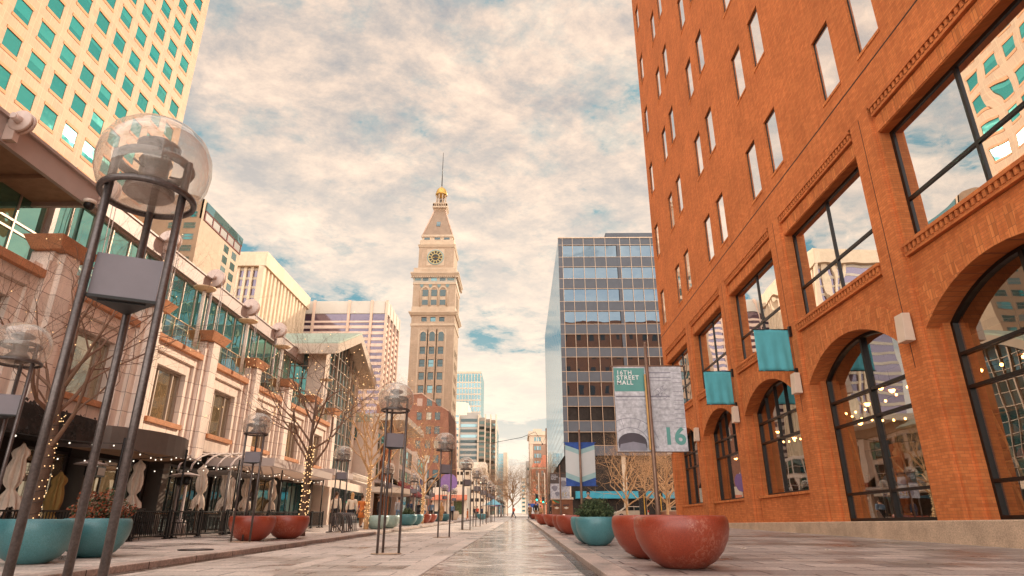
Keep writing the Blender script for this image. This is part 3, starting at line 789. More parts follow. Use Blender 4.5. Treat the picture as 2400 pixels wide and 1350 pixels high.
for i, p in enumerate(piers[:-1]):
    c = p+PP/2
    if first is None:
        g = lambda u, z, d=0: f(u, z, d-.16); b = MB()
        b.fbox(g, c-1.045, c-.96, 4.465, 6.415, -.33, -.2); b.fbox(g, c+.96, c+1.045, 4.465, 6.415, -.33, -.2); b.fbox(g, c-.96, c+.96, 6.33, 6.415, -.33, -.2); b.fbox(g, c-.96, c+.96, 4.465, 4.55, -.33, -.2)
        b.fbox(g, c-.56, c-.50, 4.55, 6.33, -.32, -.21); b.fbox(g, c+.50, c+.56, 4.55, 6.33, -.32, -.21)
        w = b.build('window', 'frame_grey', ar)
        b = MB(); b.fbox(g, c-.96, c+.96, 4.55, 6.33, -.30, -.28); pn = b.build('pane', 'pane_warm', w)
        b = MB(); b.fbox(g, c-1.2, c+1.2, 4.28, 4.46, -.05, .12); sl = b.build('sill', 'sandstone_cap', w); first = (w, pn, sl, c)
    else:
        w, pn, sl, c0 = first; nw = share(w, ar, (0, c-c0, 0))
        for q in (pn, sl): k_ = q.copy(); col.objects.link(k_); k_.parent = nw
# set-back upper glazing
GX = -16.4; g = FX(GX, 1); YG0, YG1 = -4, 46.5
b = MB(); b.fbox(g, YG0, YG1, 12.14, 12.82, -.5, .28); b.fbox(g, YG0, YG1, 12.82, 12.90, -.5, .34); b.fbox(g, YG0, YG1, 12.05, 12.14, -.5, .12)
b.build('fascia', 'fascia_metal', ar)
b = MB(); b.box(-40, GX-.5, YG0, YG1, 12.0, 12.6); b.build('roof', 'gable_beige', ar)
# mullions
b = MB(); y = YG0; k = 0
while y < YG1: b.fbox(g, y-.03, y+.03, 7.1, 12.05, -.05, .05); y += PP/4
for z in (8.4, 9.75, 10.05): b.fbox(g, YG0, YG1, z-.035, z+.035, -.04, .04)
b.build('glazing_bars', 'frame_grey', ar)
b = MB(); b.face([g(YG0, 7.1), g(YG1, 7.1), g(YG1, 12.05), g(YG0, 12.05)]); b.build('glazing', 'green_glass', ar)
b = MB(); b.box(-40, GX-.1, YG0, YG1, 0, 11.95); b.build('inner_block', 'shop_dark', ar)
# balustrades
for i, p in enumerate(piers[:-1]):
    if i < 4: continue
    b = MB(); b.fbox(f, p+.7, p+PP-.7, 7.46, 8.35, -.20, -.185); q = b.build('balustrade', 'balustrade', ar)
    b = MB(); b.tube([f(p+.6, 8.37, -.19), f(p+PP-.6, 8.37, -.19)], .028, 6)
    for k in range(4): b.tube([f(p+.75+k*(PP-1.5)/3, 7.44, -.14), f(p+.75+k*(PP-1.5)/3, 8.36, -.14)], .018, 5)
    b.build('handrail', 'rail_brass', q)
# near overhanging canopy with soffit
b = MB(); h = FX(-14.45, 1); YE = 18.7
b.fbox(h, -2, YE, 10.84, 11.58, -.15, 0); b.fbox(h, -2, YE+.1, 11.58, 11.68, -2.2, .10); b.box(-16.4, -14.6, YE-.15, YE, 10.84, 11.58)
b.build('canopy_fascia', 'fascia_metal', ar)
b = MB(); b.face([(-14.6, -2, 11.0), (-16.5, -2, 11.0), (-16.5, YE, 11.0), (-14.6, YE, 11.0)])
for y in (2, 6, 10, 13.6, 16.8): b.box(-16.3, -14.6, y, y+.22, 10.86, 10.99)
b.build('canopy_soffit', 'soffit', ar)
b = MB(); b.box(-16.4, -16.15, 19.3, 19.5, 7.1, 11.9); b.build('fin_wall', 'fascia_metal', ar)
# round metal wheels with hanging rods, at each pier, and disc uplights
def wheel(y, x=-15.95, z=12.95):
    q_ = .68 if y < 15 else 1
    b = MB(); 
    for dx in (-.10, .10): b.lathe([(.02, -.05), (.46*q_, -.05), (.50*q_, -.03), (.50*q_, .03), (.46*q_, .05), (.02, .05)], (x, y+dx*q_, z), 32, 0, True, 'y')
    b.lathe([(.12, -.3), (.12, .3)], (x, y, z), 16, 0, True, 'y')
    b.tube([(x, y-.16, z), (x, y-.36, z)], [.12, .09], 12); b.box(x-.45, x-.05, y-.10, y+.10, z-.62, z-.1)
    w = b.build('pulley_wheel', 'wheel_metal', ar)
    b = MB()
    if y < 15: return
    for dy in (-.1, .1): b.tube([(x+.42, y+dy, z-.2), (x+.55, y+dy, 7.5)], .016, 6)
    b.tube([(x-.1, y, z-.6), (x-.1, y, 7.2)], .075, 8); b.build('tie_rod', 'fascia_metal', w)
for p in piers[1:10]:
    if p < 12: continue
    if abs(p-16.6) < .1: wheel(14.85, -14.1, 11.52)
    else: wheel(p)
def disclight(y, label):
    x = AX+.35
    t = thing('disc_uplight', label, 'light', (x, y, 8.46), 'disc topped uplights standing along the balcony edge')
    b = MB(); b.tube([(x, y, 7.45), (x, y, 9.75)], .075, 10); b.build('pole', 'white_paint', t)
    b = MB(); b.lathe([(.05, 9.78), (.42, 9.86), (.44, 9.90), (.05, 9.93)], (x, y, 0), 24); b.build('disc', 'disc_metal', t)
dl = ['nearest, in front of the second pulley wheel', 'second from the camera', 'third from the camera, above the third capped pier', 'farthest one, beside the glazed gable pavilion', 'behind the near tripod lamp']
for k, y in enumerate((23.9, 28.3, 32.9, 41.2)): disclight(y, 'pale disc topped uplight, '+dl[k])
# dome camera
t = thing('dome_camera', 'small white dome security camera under the canopy corner', 'camera', (-14.3, 18.4, 11.0))
b = MB(); b.ball((-14.3, 18.4, 10.78), .17, 12, 7); b.build('dome', 'black_metal', t); b = MB(); b.lathe([(.2, 10.82), (.2, 10.95), (.05, 11.02)], (-14.3, 18.4, 0), 14); b.build('housing', 'white_paint', t)

# street level fronts under the arcade
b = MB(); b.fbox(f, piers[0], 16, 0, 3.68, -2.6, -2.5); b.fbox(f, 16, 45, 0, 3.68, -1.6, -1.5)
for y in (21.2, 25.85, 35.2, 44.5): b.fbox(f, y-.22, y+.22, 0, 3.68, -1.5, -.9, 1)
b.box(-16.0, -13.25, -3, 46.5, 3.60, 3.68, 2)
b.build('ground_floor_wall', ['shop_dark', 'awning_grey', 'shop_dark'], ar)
def shopwin(y0, y1, z1, m, k=3):
    b = MB(); x = -1.46; z0 = gz(y0)+.08
    b.fbox(f, y0, y0+.07, z0, z1, x, x+.08); b.fbox(f, y1-.07, y1, z0, z1, x, x+.08); b.fbox(f, y0+.07, y1-.07, z1-.08, z1, x, x+.08); b.fbox(f, y0+.07, y1-.07, z0+.5, z0+.58, x, x+.07)
    for q in range(1, k): yy = y0+(y1-y0)*q/k; b.fbox(f, yy-.025, yy+.025, z0, z1, x, x+.07)
    w = b.build('shop_window', 'frame_dark', ar); b = MB(); b.fbox(f, y0+.07, y1-.07, z0, z1-.08, x+.01, x+.03); b.build('pane', m, w)
shopwin(18.9, 20.7, 3.0, 'pane_warm', 3); shopwin(21.7, 23.6, 3.0, 'pane_warm', 2); shopwin(23.7, 25.3, 3.0, 'pane_dark', 2)
shopwin(26.3, 30.0, 3.2, 'pane_dark', 8); shopwin(31.0, 34.7, 3.2, 'pane_dark', 9); shopwin(35.7, 39.3, 3.3, 'pane_warm', 4); shopwin(40.2, 44.0, 3.4, 'pane_teal', 4)

# dark plant-hung awning of the near restaurant
t = thing('restaurant_awning', 'dark plant draped awning over the near restaurant terrace', 'awning', (-12.4, 12, 3))
b = MB(); b.hexa([(-13.2, 3, 2.95), (-11.6, 3, 2.85), (-11.6, 17.3, 2.85), (-13.2, 17.3, 2.95), (-13.2, 3, 3.9), (-11.6, 3, 3.5), (-11.6, 17.3, 3.5), (-13.2, 17.3, 3.9)]); b.build('valance', 'awning_dark', t)
b = MB()
for k in range(700):
    y = R.uniform(4, 17.3); z = 2.85+R.random()*.8; x = -11.58+R.uniform(-.02, .12); s = R.uniform(.04, .11)
    a = R.uniform(0, PI); b.face([(x, y, z), (x+s*.5*math.sin(a), y+s*math.cos(a), z-s*.6), (x+s*.3, y+s*.4, z-s*1.3), (x-.0, y-s*.6, z-s*.7)], 0)
tag(b.build('hanging_plants', 'awning_dark', t), kind='stuff')
# curved grey awning
t = thing('curved_awning', 'curved grey metal awning above the lit restaurant windows', 'awning', (-12, 20, 3.2))
b = MB(); pts = [(-13.2, 17.8)]+[(-12.9+1.9*math.sin(a), 20.4-2.6*math.cos(a)) for a in [PI*k/20 for k in range(21)]]+[(-13.2, 23.0)]
for i in range(len(pts)-1):
    (x0, y0), (x1, y1) = pts[i], pts[i+1]; b.face([(x0, y0, 2.85), (x1, y1, 2.85), (x1, y1, 3.5), (x0, y0, 3.5)], 0, True)
b.face([(x, y, 3.5) for x, y in pts]); b.face([(x, y, 2.93) for x, y in pts], 1)
b.build('band', ['awning_grey', 'soffit'], t)
# slatted entrance canopies
def canopy(y0, y1, x1, z, label, lattice=False):
    t = thing('entrance_canopy', label, 'canopy', (AX, (y0+y1)/2, z), 'slatted metal canopies along the arcade')
    b = MB(); b.box(AX-.1, x1, y0, y0+.12, z, z+.34); b.box(AX-.1, x1, y1-.12, y1, z, z+.34); b.box(x1-.12, x1, y0+.12, y1-.12, z, z+.34); b.build('frame', 'fascia_metal', t)
    b = MB(); n = int((y1-y0)/.55)
    for k in range(1, n): yy = y0+(y1-y0)*k/n; b.hexa([(AX, yy-.02, z+.05), (x1-.13, yy-.02, z+.05), (x1-.13, yy+.14, z+.22), (AX, yy+.14, z+.22), (AX, yy-.02, z+.09), (x1-.13, yy-.02, z+.09), (x1-.13, yy+.14, z+.26), (AX, yy+.14, z+.26)])
    b.build('slats', 'box_white', t)
    if lattice:
        b = MB(); n = 14
        for k in range(n):
            ya, yb = y1+.2+4*k/n, y1+.2+4*(k+1)/n; b.tube([(x1-.1, ya, z), (x1-.1, yb, z+.4)], .03, 5); b.tube([(x1-.1, ya, z+.4), (x1-.1, yb, z)], .03, 5)
        b.tube([(x1-.1, y1+.2, z), (x1-.1, y1+4.2, z)], .05, 6); b.tube([(x1-.1, y1+.2, z+.42), (x1-.1, y1+4.2, z+.42)], .05, 6); b.build('lattice_truss', 'white_paint', t)
canopy(27.4, 36.2, -10.4, 3.15, 'slatted metal canopy behind the first lit tree', False)
canopy(36.6, 40.8, -10.4, 3.45, 'farther slatted canopy ending in a lattice truss beside the people', True)
t = thing('arched_trellis', 'curved metal trellis arches above the closed parasols', 'trellis', (-12.2, 27, .5))
for k in range(5):
    y0 = 24.6+k*.35; b = MB()
    b.tube([(-13.1+.5*k, 24.8+2.3-2.3*math.cos(a), 2.75+.85*math.sin(a)) for a in [PI*j/12 for j in range(13)]], .04, 6); b.build('arch', 'fascia_metal', t)
for yy in (24.85, 29.35):
    for xx in (-13.0, -11.1): b = MB(); b.tube([(xx, yy, gz(yy)), (xx, yy, 2.8)], .06, 8); b.build('post', 'awning_grey', t)
b = MB()
for k in range(16): b.box(-13.1, -11.0, 24.9+k*.28, 24.95+k*.28, 2.72, 2.78)
b.build('slats', 'awning_grey', t)

# glazed gable pavilion
pv = thing('gable_pavilion', 'glazed pavilion with a green metal gable roof rising from the arcade', 'building', (-16, 50, 0))
X1, Xo = -14.4, -13.2; y0, y1, ym = 45.6, 55.6, 50.6
def rz(y, ze=12.9, za=15.45): return ze+(za-ze)*(1-abs(y-ym)/6.3)
b = MB(); 
for s in (-1, 1):
    ye = ym+s*6.4
    P = lambda x, y, dz: (x, y, rz(y)+dz)
    b.hexa([P(Xo, ye, .35), P(Xo, ym, .35), P(-30, ym, .35), P(-30, ye, .35), P(Xo, ye, .50), P(Xo, ym, .50), P(-30, ym, .50), P(-30, ye, .50)], 0)
b.build('roof', 'roof_green', pv)
b = MB()
for s in (-1, 1):
    ye = ym+s*6.3
    b.hexa([(Xo+.03, ye, rz(ye)-.35), (Xo+.03, ym, rz(ym)-.35), (Xo-.2, ym, rz(ym)-.35), (Xo-.2, ye, rz(ye)-.35), (Xo+.03, ye, rz(ye)+.34), (Xo+.03, ym, rz(ym)+.34), (Xo-.2, ym, rz(ym)+.34), (Xo-.2, ye, rz(ye)+.34)])
    b.hexa([(Xo-.2, ye, rz(ye)-.02), (Xo-.2, ym, rz(ym)-.02), (-30, ym, rz(ym)-.02), (-30, ye, rz(ye)-.02), (Xo-.2, ye, rz(ye)+.34), (Xo-.2, ym, rz(ym)+.34), (-30, ym, rz(ym)+.34), (-30, ye, rz(ye)+.34)])
    b.box(-30, Xo+.02, min(ye, ye+s*.12), max(ye, ye+s*.12), rz(ye)-.4, rz(ye)+.36)
b.build('bargeboard', 'gable_beige', pv)
b = MB(); b.box(X1-1.3, X1, y0, y0+1.0, 0, 13.2); b.box(X1-1.3, X1, y1-1.0, y1, 0, 13.2)
for k in range(9): b.box(X1-1.301, X1+.001, y0-.001, y0+1.001, 4+k*1.05, 4.03+k*1.05, 1)
b.build('corner_pier', ['stone_plain', 'stone_dark'], pv)
f2 = FX(X1-.1, 1)
b = MB(); b.face([f2(y0+1, 3.9), f2(y1-1, 3.9), f2(y1-1, rz(y1-1)), f2(ym, rz(ym)), f2(y0+1, rz(y0+1))])
b.face([(X1-1.3, y0+.1, 7), (-22, y0+.1, 7), (-22, y0+.1, 13), (X1-1.3, y0+.1, 13)]); b.build('glazing', 'pane_teal', pv)
b = MB()
for k in range(9):
    y = y0+1+(y1-y0-2)*k/8; w = .09 if k in (2, 6) else .035; b.fbox(f2, y-w, y+w, 3.9, rz(y), .0, .08+w)
for k in range(1, 11): z = 3.9+k*.95; b.fbox(f2, y0+1, y1-1, z-.03, z+.03, 0, .07)
fy = FY(y0+.1)
for k in range(9): x = X1-1.3-k*.8; b.fbox(fy, x-.04, x+.04, 7, 13, 0, .08)
for k in range(7): z = 7.2+k*.95; b.fbox(fy, -22, X1-1.3, z-.03, z+.03, 0, .07)
b.build('glazing_bars', 'frame_grey', pv)
b = MB(); b.box(-30, X1-1.35, y0+.3, y1-.3, 0, 12.8); b.box(X1-1.3, X1+1.2, y0, y1, 0, 3.89, 1); b.build('wall', ['stone_dark', 'stone_plain'], pv)
b = MB(); b.box(X1+1.21, X1+1.3, y0+.6, y1-.6, .9, 3.3); b.build('shop_window', 'pane_dark', pv)
b = MB(); 
for k in range(7): b.box(X1+1.3, X1+1.36, y0+.6+k*1.45, y0+.68+k*1.45, .9, 3.3)
b.build('shopfront_bars', 'frame_dark', pv)

# generic block
def windows(parent, fn, us, zs, w, h, m, name='window', d=.02, frame=None, key=None, cap=100, rec=None, blind=None):
    """each window a part; past the cap the rest is one part"""
    cells = [(u, z) for z in zs for u in us]
    if key: cells.sort(key=key)
    ms = m if isinstance(m, list) else [m]
    src = {}
    for i, (u, z) in enumerate(cells[:cap]):
        k = ms[(i*7+i//3) % len(ms)]; k0 = k; bl = R.choice((0, 0, .25, .5, .7)) if blind else 0; k = (k, bl)
        if k not in src:
            b = MB(); b.fbox(fn, u-w/2, u+w/2, z, z+h, d-.06 if rec is None else -rec-.04, d if rec is None else -rec, 0)
            if bl: b.fbox(fn, u-w/2+.02, u+w/2-.02, z+h*(1-bl), z+h-.02, -rec, -rec+.012, 1)
            if frame:
                dd = d+.03 if rec is None else -rec+.05; e = min(w, h)*.05
                b.fbox(fn, u-w/2, u-w/2+e, z, z+h, dd-.04, dd, 1); b.fbox(fn, u+w/2-e, u+w/2, z, z+h, dd-.04, dd, 1); b.fbox(fn, u-w/2+e, u+w/2-e, z, z+e, dd-.04, dd, 1); b.fbox(fn, u-w/2+e, u+w/2-e, z+h-e, z+h, dd-.04, dd, 1)
                b.fbox(fn, u-w/2+e, u+w/2-e, z+h*.5-e/2, z+h*.5+e/2, dd-.04, dd-.002, 1)
            src[k] = (b.build(name, [k0]+([frame] if frame else [])+([blind] if blind else []), parent), u, z)
        else:
            o, u0, z0 = src[k]; a = Vector(fn(u, z)); c = Vector(fn(u0, z0)); share(o, parent, a-c)
    rest = cells[cap:]
    if rest:
        b = MB()
        for i, (u, z) in enumerate(rest): b.fbox(fn, u-w/2, u+w/2, z, z+h, d-.06 if rec is None else -rec-.04, d if rec is None else -rec, i % len(ms))
        tag(b.build(name, ms, parent), kind='stuff')

# second low shop block with cream eaves
lb = thing('low_shop_block', 'low glass and stone shop block with wide cream flat eaves', 'building', (-16, 66, 0))
b = MB(); b.box(-30, -13.6, 57.5, 96, 0, 9.6); b.build('wall', 'stone_plain', lb)
b = MB(); b.hexa([(-22, 62.8, 10.6), (-11.4, 62.8, 10.6), (-11.4, 76.5, 10.6), (-22, 76.5, 10.6), (-22, 62.8, 11.25), (-11.4, 62.8, 11.25), (-11.4, 76.5, 11.25), (-22, 76.5, 11.25)]); b.box(-22, -13.2, 63.5, 76, 9.6, 10.6, 1); b.build('roof', ['far_white', 'soffit'], lb)
fl = FX(-13.6, 1)
windows(lb, fl, [59+2.4*k for k in range(15)], [4.9, 7.3], 1.9, 1.9, ['pane_teal', 'green_glass', 'pane_dark'], frame='frame_grey')
windows(lb, FY(57.5), [-15.5, -18], [8.0], 1.7, 1.1, 'pane_teal', name='end_window')
b = MB(); b.fbox(fl, 58, 95, 1.6, 4.3, 0, .05); b.build('shopfront', 'pane_dark', lb)
b = MB(); b.fbox(fl, 63.5, 66.2, 1, 8.4, 0, .5); b.fbox(fl, 58, 95, 4.35, 4.6, 0, 1.1, 1); b.build('brick_panel', ['orange_brick', 'fascia_metal'], lb)
b = MB(); b.fbox(fl, 57.6, 58.4, 1, 10, 0, .7); b.fbox(fl, 70, 70.6, 1, 9.6, 0, .6); b.fbox(fl, 82, 82.6, 1, 9.6, 0, .6); b.build('column', 'stone_plain', lb)
b = MB(); b.hexa([(-22, 58, 9.7), (-12.6, 58, 9.7), (-12.6, 62.6, 9.7), (-22, 62.6, 9.7), (-21, 58.5, 11.6), (-14.4, 58.5, 10.6), (-14.4, 62.4, 10.6), (-21, 62.4, 11.6)]); b.build('skylight_roof', 'roof_green', lb)
t = thing('round_awning', 'low cream curved awning over the crowd by the shops', 'awning', (-12.5, 62, 3))
b = MB(); pts = [(-13.1, 57)]+[(-12.6+2.4*math.sin(a), 62-5*math.cos(a)) for a in [PI*k/16 for k in range(17)]]+[(-13.1, 67)]
for i in range(len(pts)-1):
    (x0, ya), (x1, yb) = pts[i], pts[i+1]; b.face([(x0, ya, 3.5), (x1, yb, 3.5), (x1, yb, 3.95), (x0, ya, 3.95)], 0, True)
b.face([(x, y, 3.95) for x, y in pts]); b.face([(x, y, 3.5) for x, y in pts]); b.build('band', 'far_white', t)
t = thing('red_awning', 'dark red sloping awning beside the round cream awning', 'awning', (-13.5, 74, 4))
b = MB(); b.hexa([(-13.6, 70, 4.0), (-11.6, 70, 3.9), (-11.6, 80, 3.9), (-13.6, 80, 4.0), (-13.6, 70, 5.6), (-11.6, 70, 4.1), (-11.6, 80, 4.1), (-13.6, 80, 5.6)]); b.build('canvas', 'maroon', t)
# ------------------------------------------------------------------ left cream tower
ct = thing('cream_office_tower', 'cream panelled tower with a grid of teal windows, towering over the left arcade', 'tower', (-85, 60, 0))
TX = -70; f = FX(TX, 1)
tu = [105.65-4.66*k for k in range(22)]; tz = [61.95+5.6*k for k in range(-6, 17)]
b = MB(); holes = [(u-1.40, u+1.40, z-.06, z+2.78) for u in tu for z in tz]
b.facade(f, 2, 109.4, 0, 158, holes, .14)
b.face([(TX, 109.4, 0), (TX-40, 109.4, 0), (TX-40, 109.4, 158), (TX, 109.4, 158)]); b.face([(TX, 2, 0), (TX, 2, 158), (TX-40, 2, 158), (TX-40, 2, 0)])
b.face([(TX, 2, 158), (TX, 109.4, 158), (TX-40, 109.4, 158), (TX-40, 2, 158)])
b.build('wall', 'tower_cream', ct)
b = MB()
for u in tu:
    for z in tz: b.fbox(f, u-1.50, u+1.50, z-.56, z-.07, -.1, .07); b.fbox(f, u-1.50, u+1.50, z+2.79, z+3.26, -.1, .07)
b.build('sill_band', 'tower_band', ct)
windows(ct, f, tu, [q-.058 for q in tz], 2.796, 2.836, ['tower_glass'], key=lambda c: abs(c[0]-88)/24+abs(c[1]-84)/28, rec=.08, blind='tower_glass_blind')
# hotel
ht = thing('tan_hotel', 'tan slab hotel with teal windows and a dark red loggia under its roof', 'building', (-70, 115, 0))
b = MB(); b.box(-69.9, -60.02, 105.6, 123, 0, 59.2); b.build('front_wall', 'hotel_tan', ht)
b = MB(); b.box(-60.02, -60, 105.6, 123, 0, 55.2); b.box(-60.4, -59.98, 105.6, 106.4, 55.2, 59.3); b.build('side_wall', 'hotel_sunlit', ht)
b = MB(); b.box(-60, -59.85, 106.5, 123, 55.25, 55.5)
for k in range(6): b.box(-60.2, -59.8, 106.5+k*3.2, 106.8+k*3.2, 55.5, 57.2)
b.box(-60.0, -59.8, 106.5, 123, 57.1, 57.3); b.build('loggia', 'hotel_red', ht)
b = MB(); b.box(-60.01, -59.9, 106.5, 123, 55.5, 57.1); b.build('loggia_shade', 'frame_dark', ht)
b = MB(); b.box(-60.0, -59.75, 106.5, 123, 57.3, 59.0); b.build('roof_glazing', 'pane_teal', ht)
b = MB(); b.hexa([(-69.9, 105.6, 59.2), (-60, 105.6, 59.2), (-60, 112, 59.2), (-69.9, 112, 59.2), (-64, 105.6, 60.6), (-61.5, 105.6, 60.0), (-61.5, 110, 60), (-64, 110, 60.6)]); b.build('parapet', 'hotel_tan', ht)
windows(ht, FY(105.6), [-61.95, -64.9], [55.4-2.35*k for k in range(12)], 2.3, 1.3, ['pane_teal', 'far_glass'], frame='frame_grey')
windows(ht, FX(-60, 1), [116.9, 120.6], [53.0-2.35*k for k in range(9)], 2.1, 1.6, ['pane_teal', 'far_glass'], name='side_window')
# fins
fb = thing('finned_bank_tower', 'cream tower with tall vertical stone fins under a deep blank parapet', 'tower', (-165, 380, 0))
b = MB(); b.box(-190, -150, 342, 424, 145.3, 154.3); b.build('parapet', 'fin_stone', fb)
b = MB(); b.box(-188, -154, 345.5, 421, 0, 145.2); b.build('core_glazing', 'purple_glass', fb)
b = MB()
for k in range(14):
    y = 344.2+k*5.75; w = 1.9 if k % 3 else 2.5; b.hexa([(-154, y-w, 0), (-151.0, y-w*.6, 0), (-151.0, y+w*.6, 0), (-154, y+w, 0), (-154, y-w, 145.2), (-151.0, y-w*.6, 145.2), (-151.0, y+w*.6, 145.2), (-154, y+w, 145.2)])
for x in (-162.9, -158.9, -167): b.box(x-.75, x+.75, 344.2, 345.6, 0, 145.2)
b.box(-155.5, -152.8, 344.5, 348, 0, 145.2); b.build('fins', 'fin_stone', fb)
b = MB()
for k in range(24): b.box(-188, -155.6, 345.3, 345.45, 10+k*5.8, 11.6+k*5.8)
b.build('spandrel_bands', 'fin_grey', fb)
# striped
sb = thing('striped_office_tower', 'pinkish striped office block with dark ribbon windows and slim piers', 'tower', (-125, 450, 0))
b = MB(); b.box(-170, -96, 430.6, 478, 0, 144.2); b.build('ribbon_glazing', 'purple_glass', sb)
b = MB(); b.box(-171, -97, 430, 479, 144.4, 154); b.box(-97, -95, 432, 477, 144.4, 154); b.build('parapet', 'stripe_grey', sb)
b = MB()
b.box(-170.6, -95.6, 430.2, 478.4, 137.6, 139.0)
for k in range(30): z = 133.2-4.5*k; b.box(-170.5, -95.7, 430.3, 478.3, z, z+2.3)
b.build('spandrel_bands', 'stripe_pink', sb)
b = MB()
for x in (-168, -148.5, -123, -106.5, -95.6): b.box(x-.9, x+.9, 429.2, 430.6, 0, 154.4)
for y in (440, 452, 464, 477): b.box(-96, -94.6, y-.9, y+.9, 0, 154.4)
b.build('pier', 'stripe_stone', sb)

# ------------------------------------------------------------------ clock tower
XC, YC = -24.95, 180.1
cl = thing('clock_tower', 'tall slender tan brick clock tower with gold dome and flagpole mast', 'clock tower', (XC, YC, 0))
def sq(b, h0, h1, z0, z1, m=0):
    b.hexa([(XC-h0, YC-h0, z0), (XC+h0, YC-h0, z0), (XC+h0, YC+h0, z0), (XC-h0, YC+h0, z0), (XC-h1, YC-h1, z1), (XC+h1, YC-h1, z1), (XC+h1, YC+h1, z1), (XC-h1, YC+h1, z1)], m)
HS = 6.3; fr = FY(YC-HS); sd = FX(XC+HS, 1)
wc = [XC-2.6, XC, XC+2.6]
rows = [46.6-3.74*k for k in range(8)]
h_ = [(u-.78, u+.78, z, z+2.15) for u in wc for z in rows]+[(u-.78, u+.78, 56.3, 57.7) for u in wc]+[(u-.78, u+.78, 50.4, 52.4) for u in wc]+[(u-.85, u+.85, 61.4, 66.2) for u in wc]
b = MB(); b.facade(fr, XC-HS, XC+HS, 0, 69.3, h_, .45)
sc_ = [YC-2.6, YC, YC+2.6]; h2 = [(u-.78, u+.78, z, z+2.15) for u in sc_ for z in rows]+[(u-.85, u+.85, 61.4, 66.2) for u in sc_]
b.facade(sd, YC-HS, YC+HS, 0, 69.3, h2, .45)
b.face([(XC-HS, YC-HS, 0), (XC-HS, YC-HS, 69.3), (XC-HS, YC+HS, 69.3), (XC-HS, YC+HS, 0)]); b.face([(XC-HS, YC+HS, 0), (XC-HS, YC+HS, 69.3), (XC+HS, YC+HS, 69.3), (XC+HS, YC+HS, 0)])
sq(b, 5.35, 5.35, 73.2, 81); 
b.build('shaft', 'tower_brick', cl)
b = MB()
for u in wc:      # recessed window strips with pilasters, arched heads
    for k in (-1, 1): b.fbox(fr, u+k*1.28-.16, u+k*1.28+.16, 20, 54.0, 0, .08)
    pts = [(u+1.15*math.cos(PI*j/10), 52.4+1.15*math.sin(PI*j/10)) for j in range(11)]; inn = [(u+.8*math.cos(PI*j/10), 52.4+.8*math.sin(PI*j/10)) for j in range(10, -1, -1)]
    for j in range(10): b.prism([pts[j], pts[j+1], inn[9-j], inn[10-j]], fr, .0, .14)
    pts = [(u+1.25*math.cos(PI*j/10), 66.0+1.25*math.sin(PI*j/10)) for j in range(11)]; inn = [(u+.86*math.cos(PI*j/10), 66.0+.86*math.sin(PI*j/10)) for j in range(10, -1, -1)]
    for j in range(10): b.prism([pts[j], pts[j+1], inn[9-j], inn[10-j]], fr, .0, .25)
for k in (-1.5, -.5, .5, 1.5): u = XC+k*2.6; b.lathe([(.26, 61.0), (.24, 65.4), (.36, 65.8)], (u, YC-HS-.12, 0), 10)
sq(b, 6.5, 6.5, 55.0, 55.7); sq(b, 6.6, 7.1, 58.2, 58.9); sq(b, 7.15, 7.15, 58.9, 59.25)
sq(b, 6.42, 6.42, 59.26, 60.9); sq(b, 6.45, 6.45, 67.9, 68.5); sq(b, 6.6, 7.2, 70.3, 71.2); sq(b, 7.25, 7.25, 71.2, 71.6); sq(b, 6.45, 6.45, 71.61, 73.2)
sq(b, 5.5, 5.8, 80.4, 81.2); sq(b, 5.25, 5.25, 81.21, 83.0); sq(b, 4.7, 4.7, 83.0, 84.2); sq(b, 4.95, 4.95, 84.2, 84.9)
for k in range(24):
    for w in (0, 1):
        t = -6.9+13.8*k/23
        if w: b.box(XC+t-.13, XC+t+.13, YC-7.05, YC-6.5, 69.9, 70.3)
        else: b.box(XC+6.5, XC+7.05, YC+t-.13, YC+t+.13, 69.9, 70.3)
for k in range(11): b.box(XC-2.2+k*.44-.08, XC-2.2+k*.44+.08, YC-2.9, YC-2.4, 95.4, 95.9)
for k in range(3):
    for j in range(6): t = wc[k]-.8+j*.32; b.fbox(fr, t-.07, t+.07, 59.6, 60.7, .1, .2)
for j in range(26): t = XC-3.8+j*.3; b.fbox(fr, t-.07, t+.07, 71.8, 72.9, .1, .25)
b.prism([(XC-2.9, 74.3), (XC+2.4, 74.3), (XC+2.4, 79.7), (XC-2.9, 79.7)], FY(YC-5.35), 0, .12)
b.build('cornice', 'tower_trim', cl)
b = MB(); sq(b, 6.4, 6.4, 68.5, 70.3); b.build('frieze', 'tower_white', cl)
b = MB()
for u0, u1 in ((XC-5.9, XC-4.1), (XC+3.8, XC+5.8)): b.prism([(u0, 69.1), (u1, 69.1), (u1, 69.8), (u0, 69.8)], FY(YC-6.4), 0, .06)
for u in (-3.8, -1.2, 1.35, 3.9): 
    b.prism([(XC+u-.25, 66.9), (XC+u+.25, 66.9), (XC+u+.6, 67.9), (XC+u-.6, 67.9)], fr, .02, .1)
b.build('terracotta_panel', 'terra_blue', cl)
windows(cl, fr, wc, rows, 1.56, 2.15, ['pane_dark', 'pane_teal', 'pane_dark', 'pane_dark'], frame='frame_dark', rec=.35)
windows(cl, fr, wc, [56.3], 1.56, 1.4, ['pane_dark', 'pane_teal'], rec=.35); windows(cl, FY(YC-6.4), [XC-2.7, XC-.2, XC+2.4], [69.0], 1.7, .95, ['pane_dark', 'pane_teal'])
windows(cl, sd, sc_, rows, 1.56, 2.15, ['pane_dark'], frame='frame_dark', rec=.35, name='side_window')
for u in wc:
    for z0, z1, r_, w in ((50.4, 52.4, .78, 'pane_dark'), (64.2, 66.1, .84, 'pane_dark'), (61.45, 63.0, .84, 'pane_dark')):
        p = [(u-r_, z0), (u+r_, z0)]+([(u+r_*math.cos(PI*j/10), z1+(r_*math.sin(PI*j/10) if z0 != 61.45 else 0)) for j in range(11)])
        b = MB(); b.prism(p, fr, -.06, .04 if z0 == 50.4 else -.02); b.build('arched_window', w, cl)
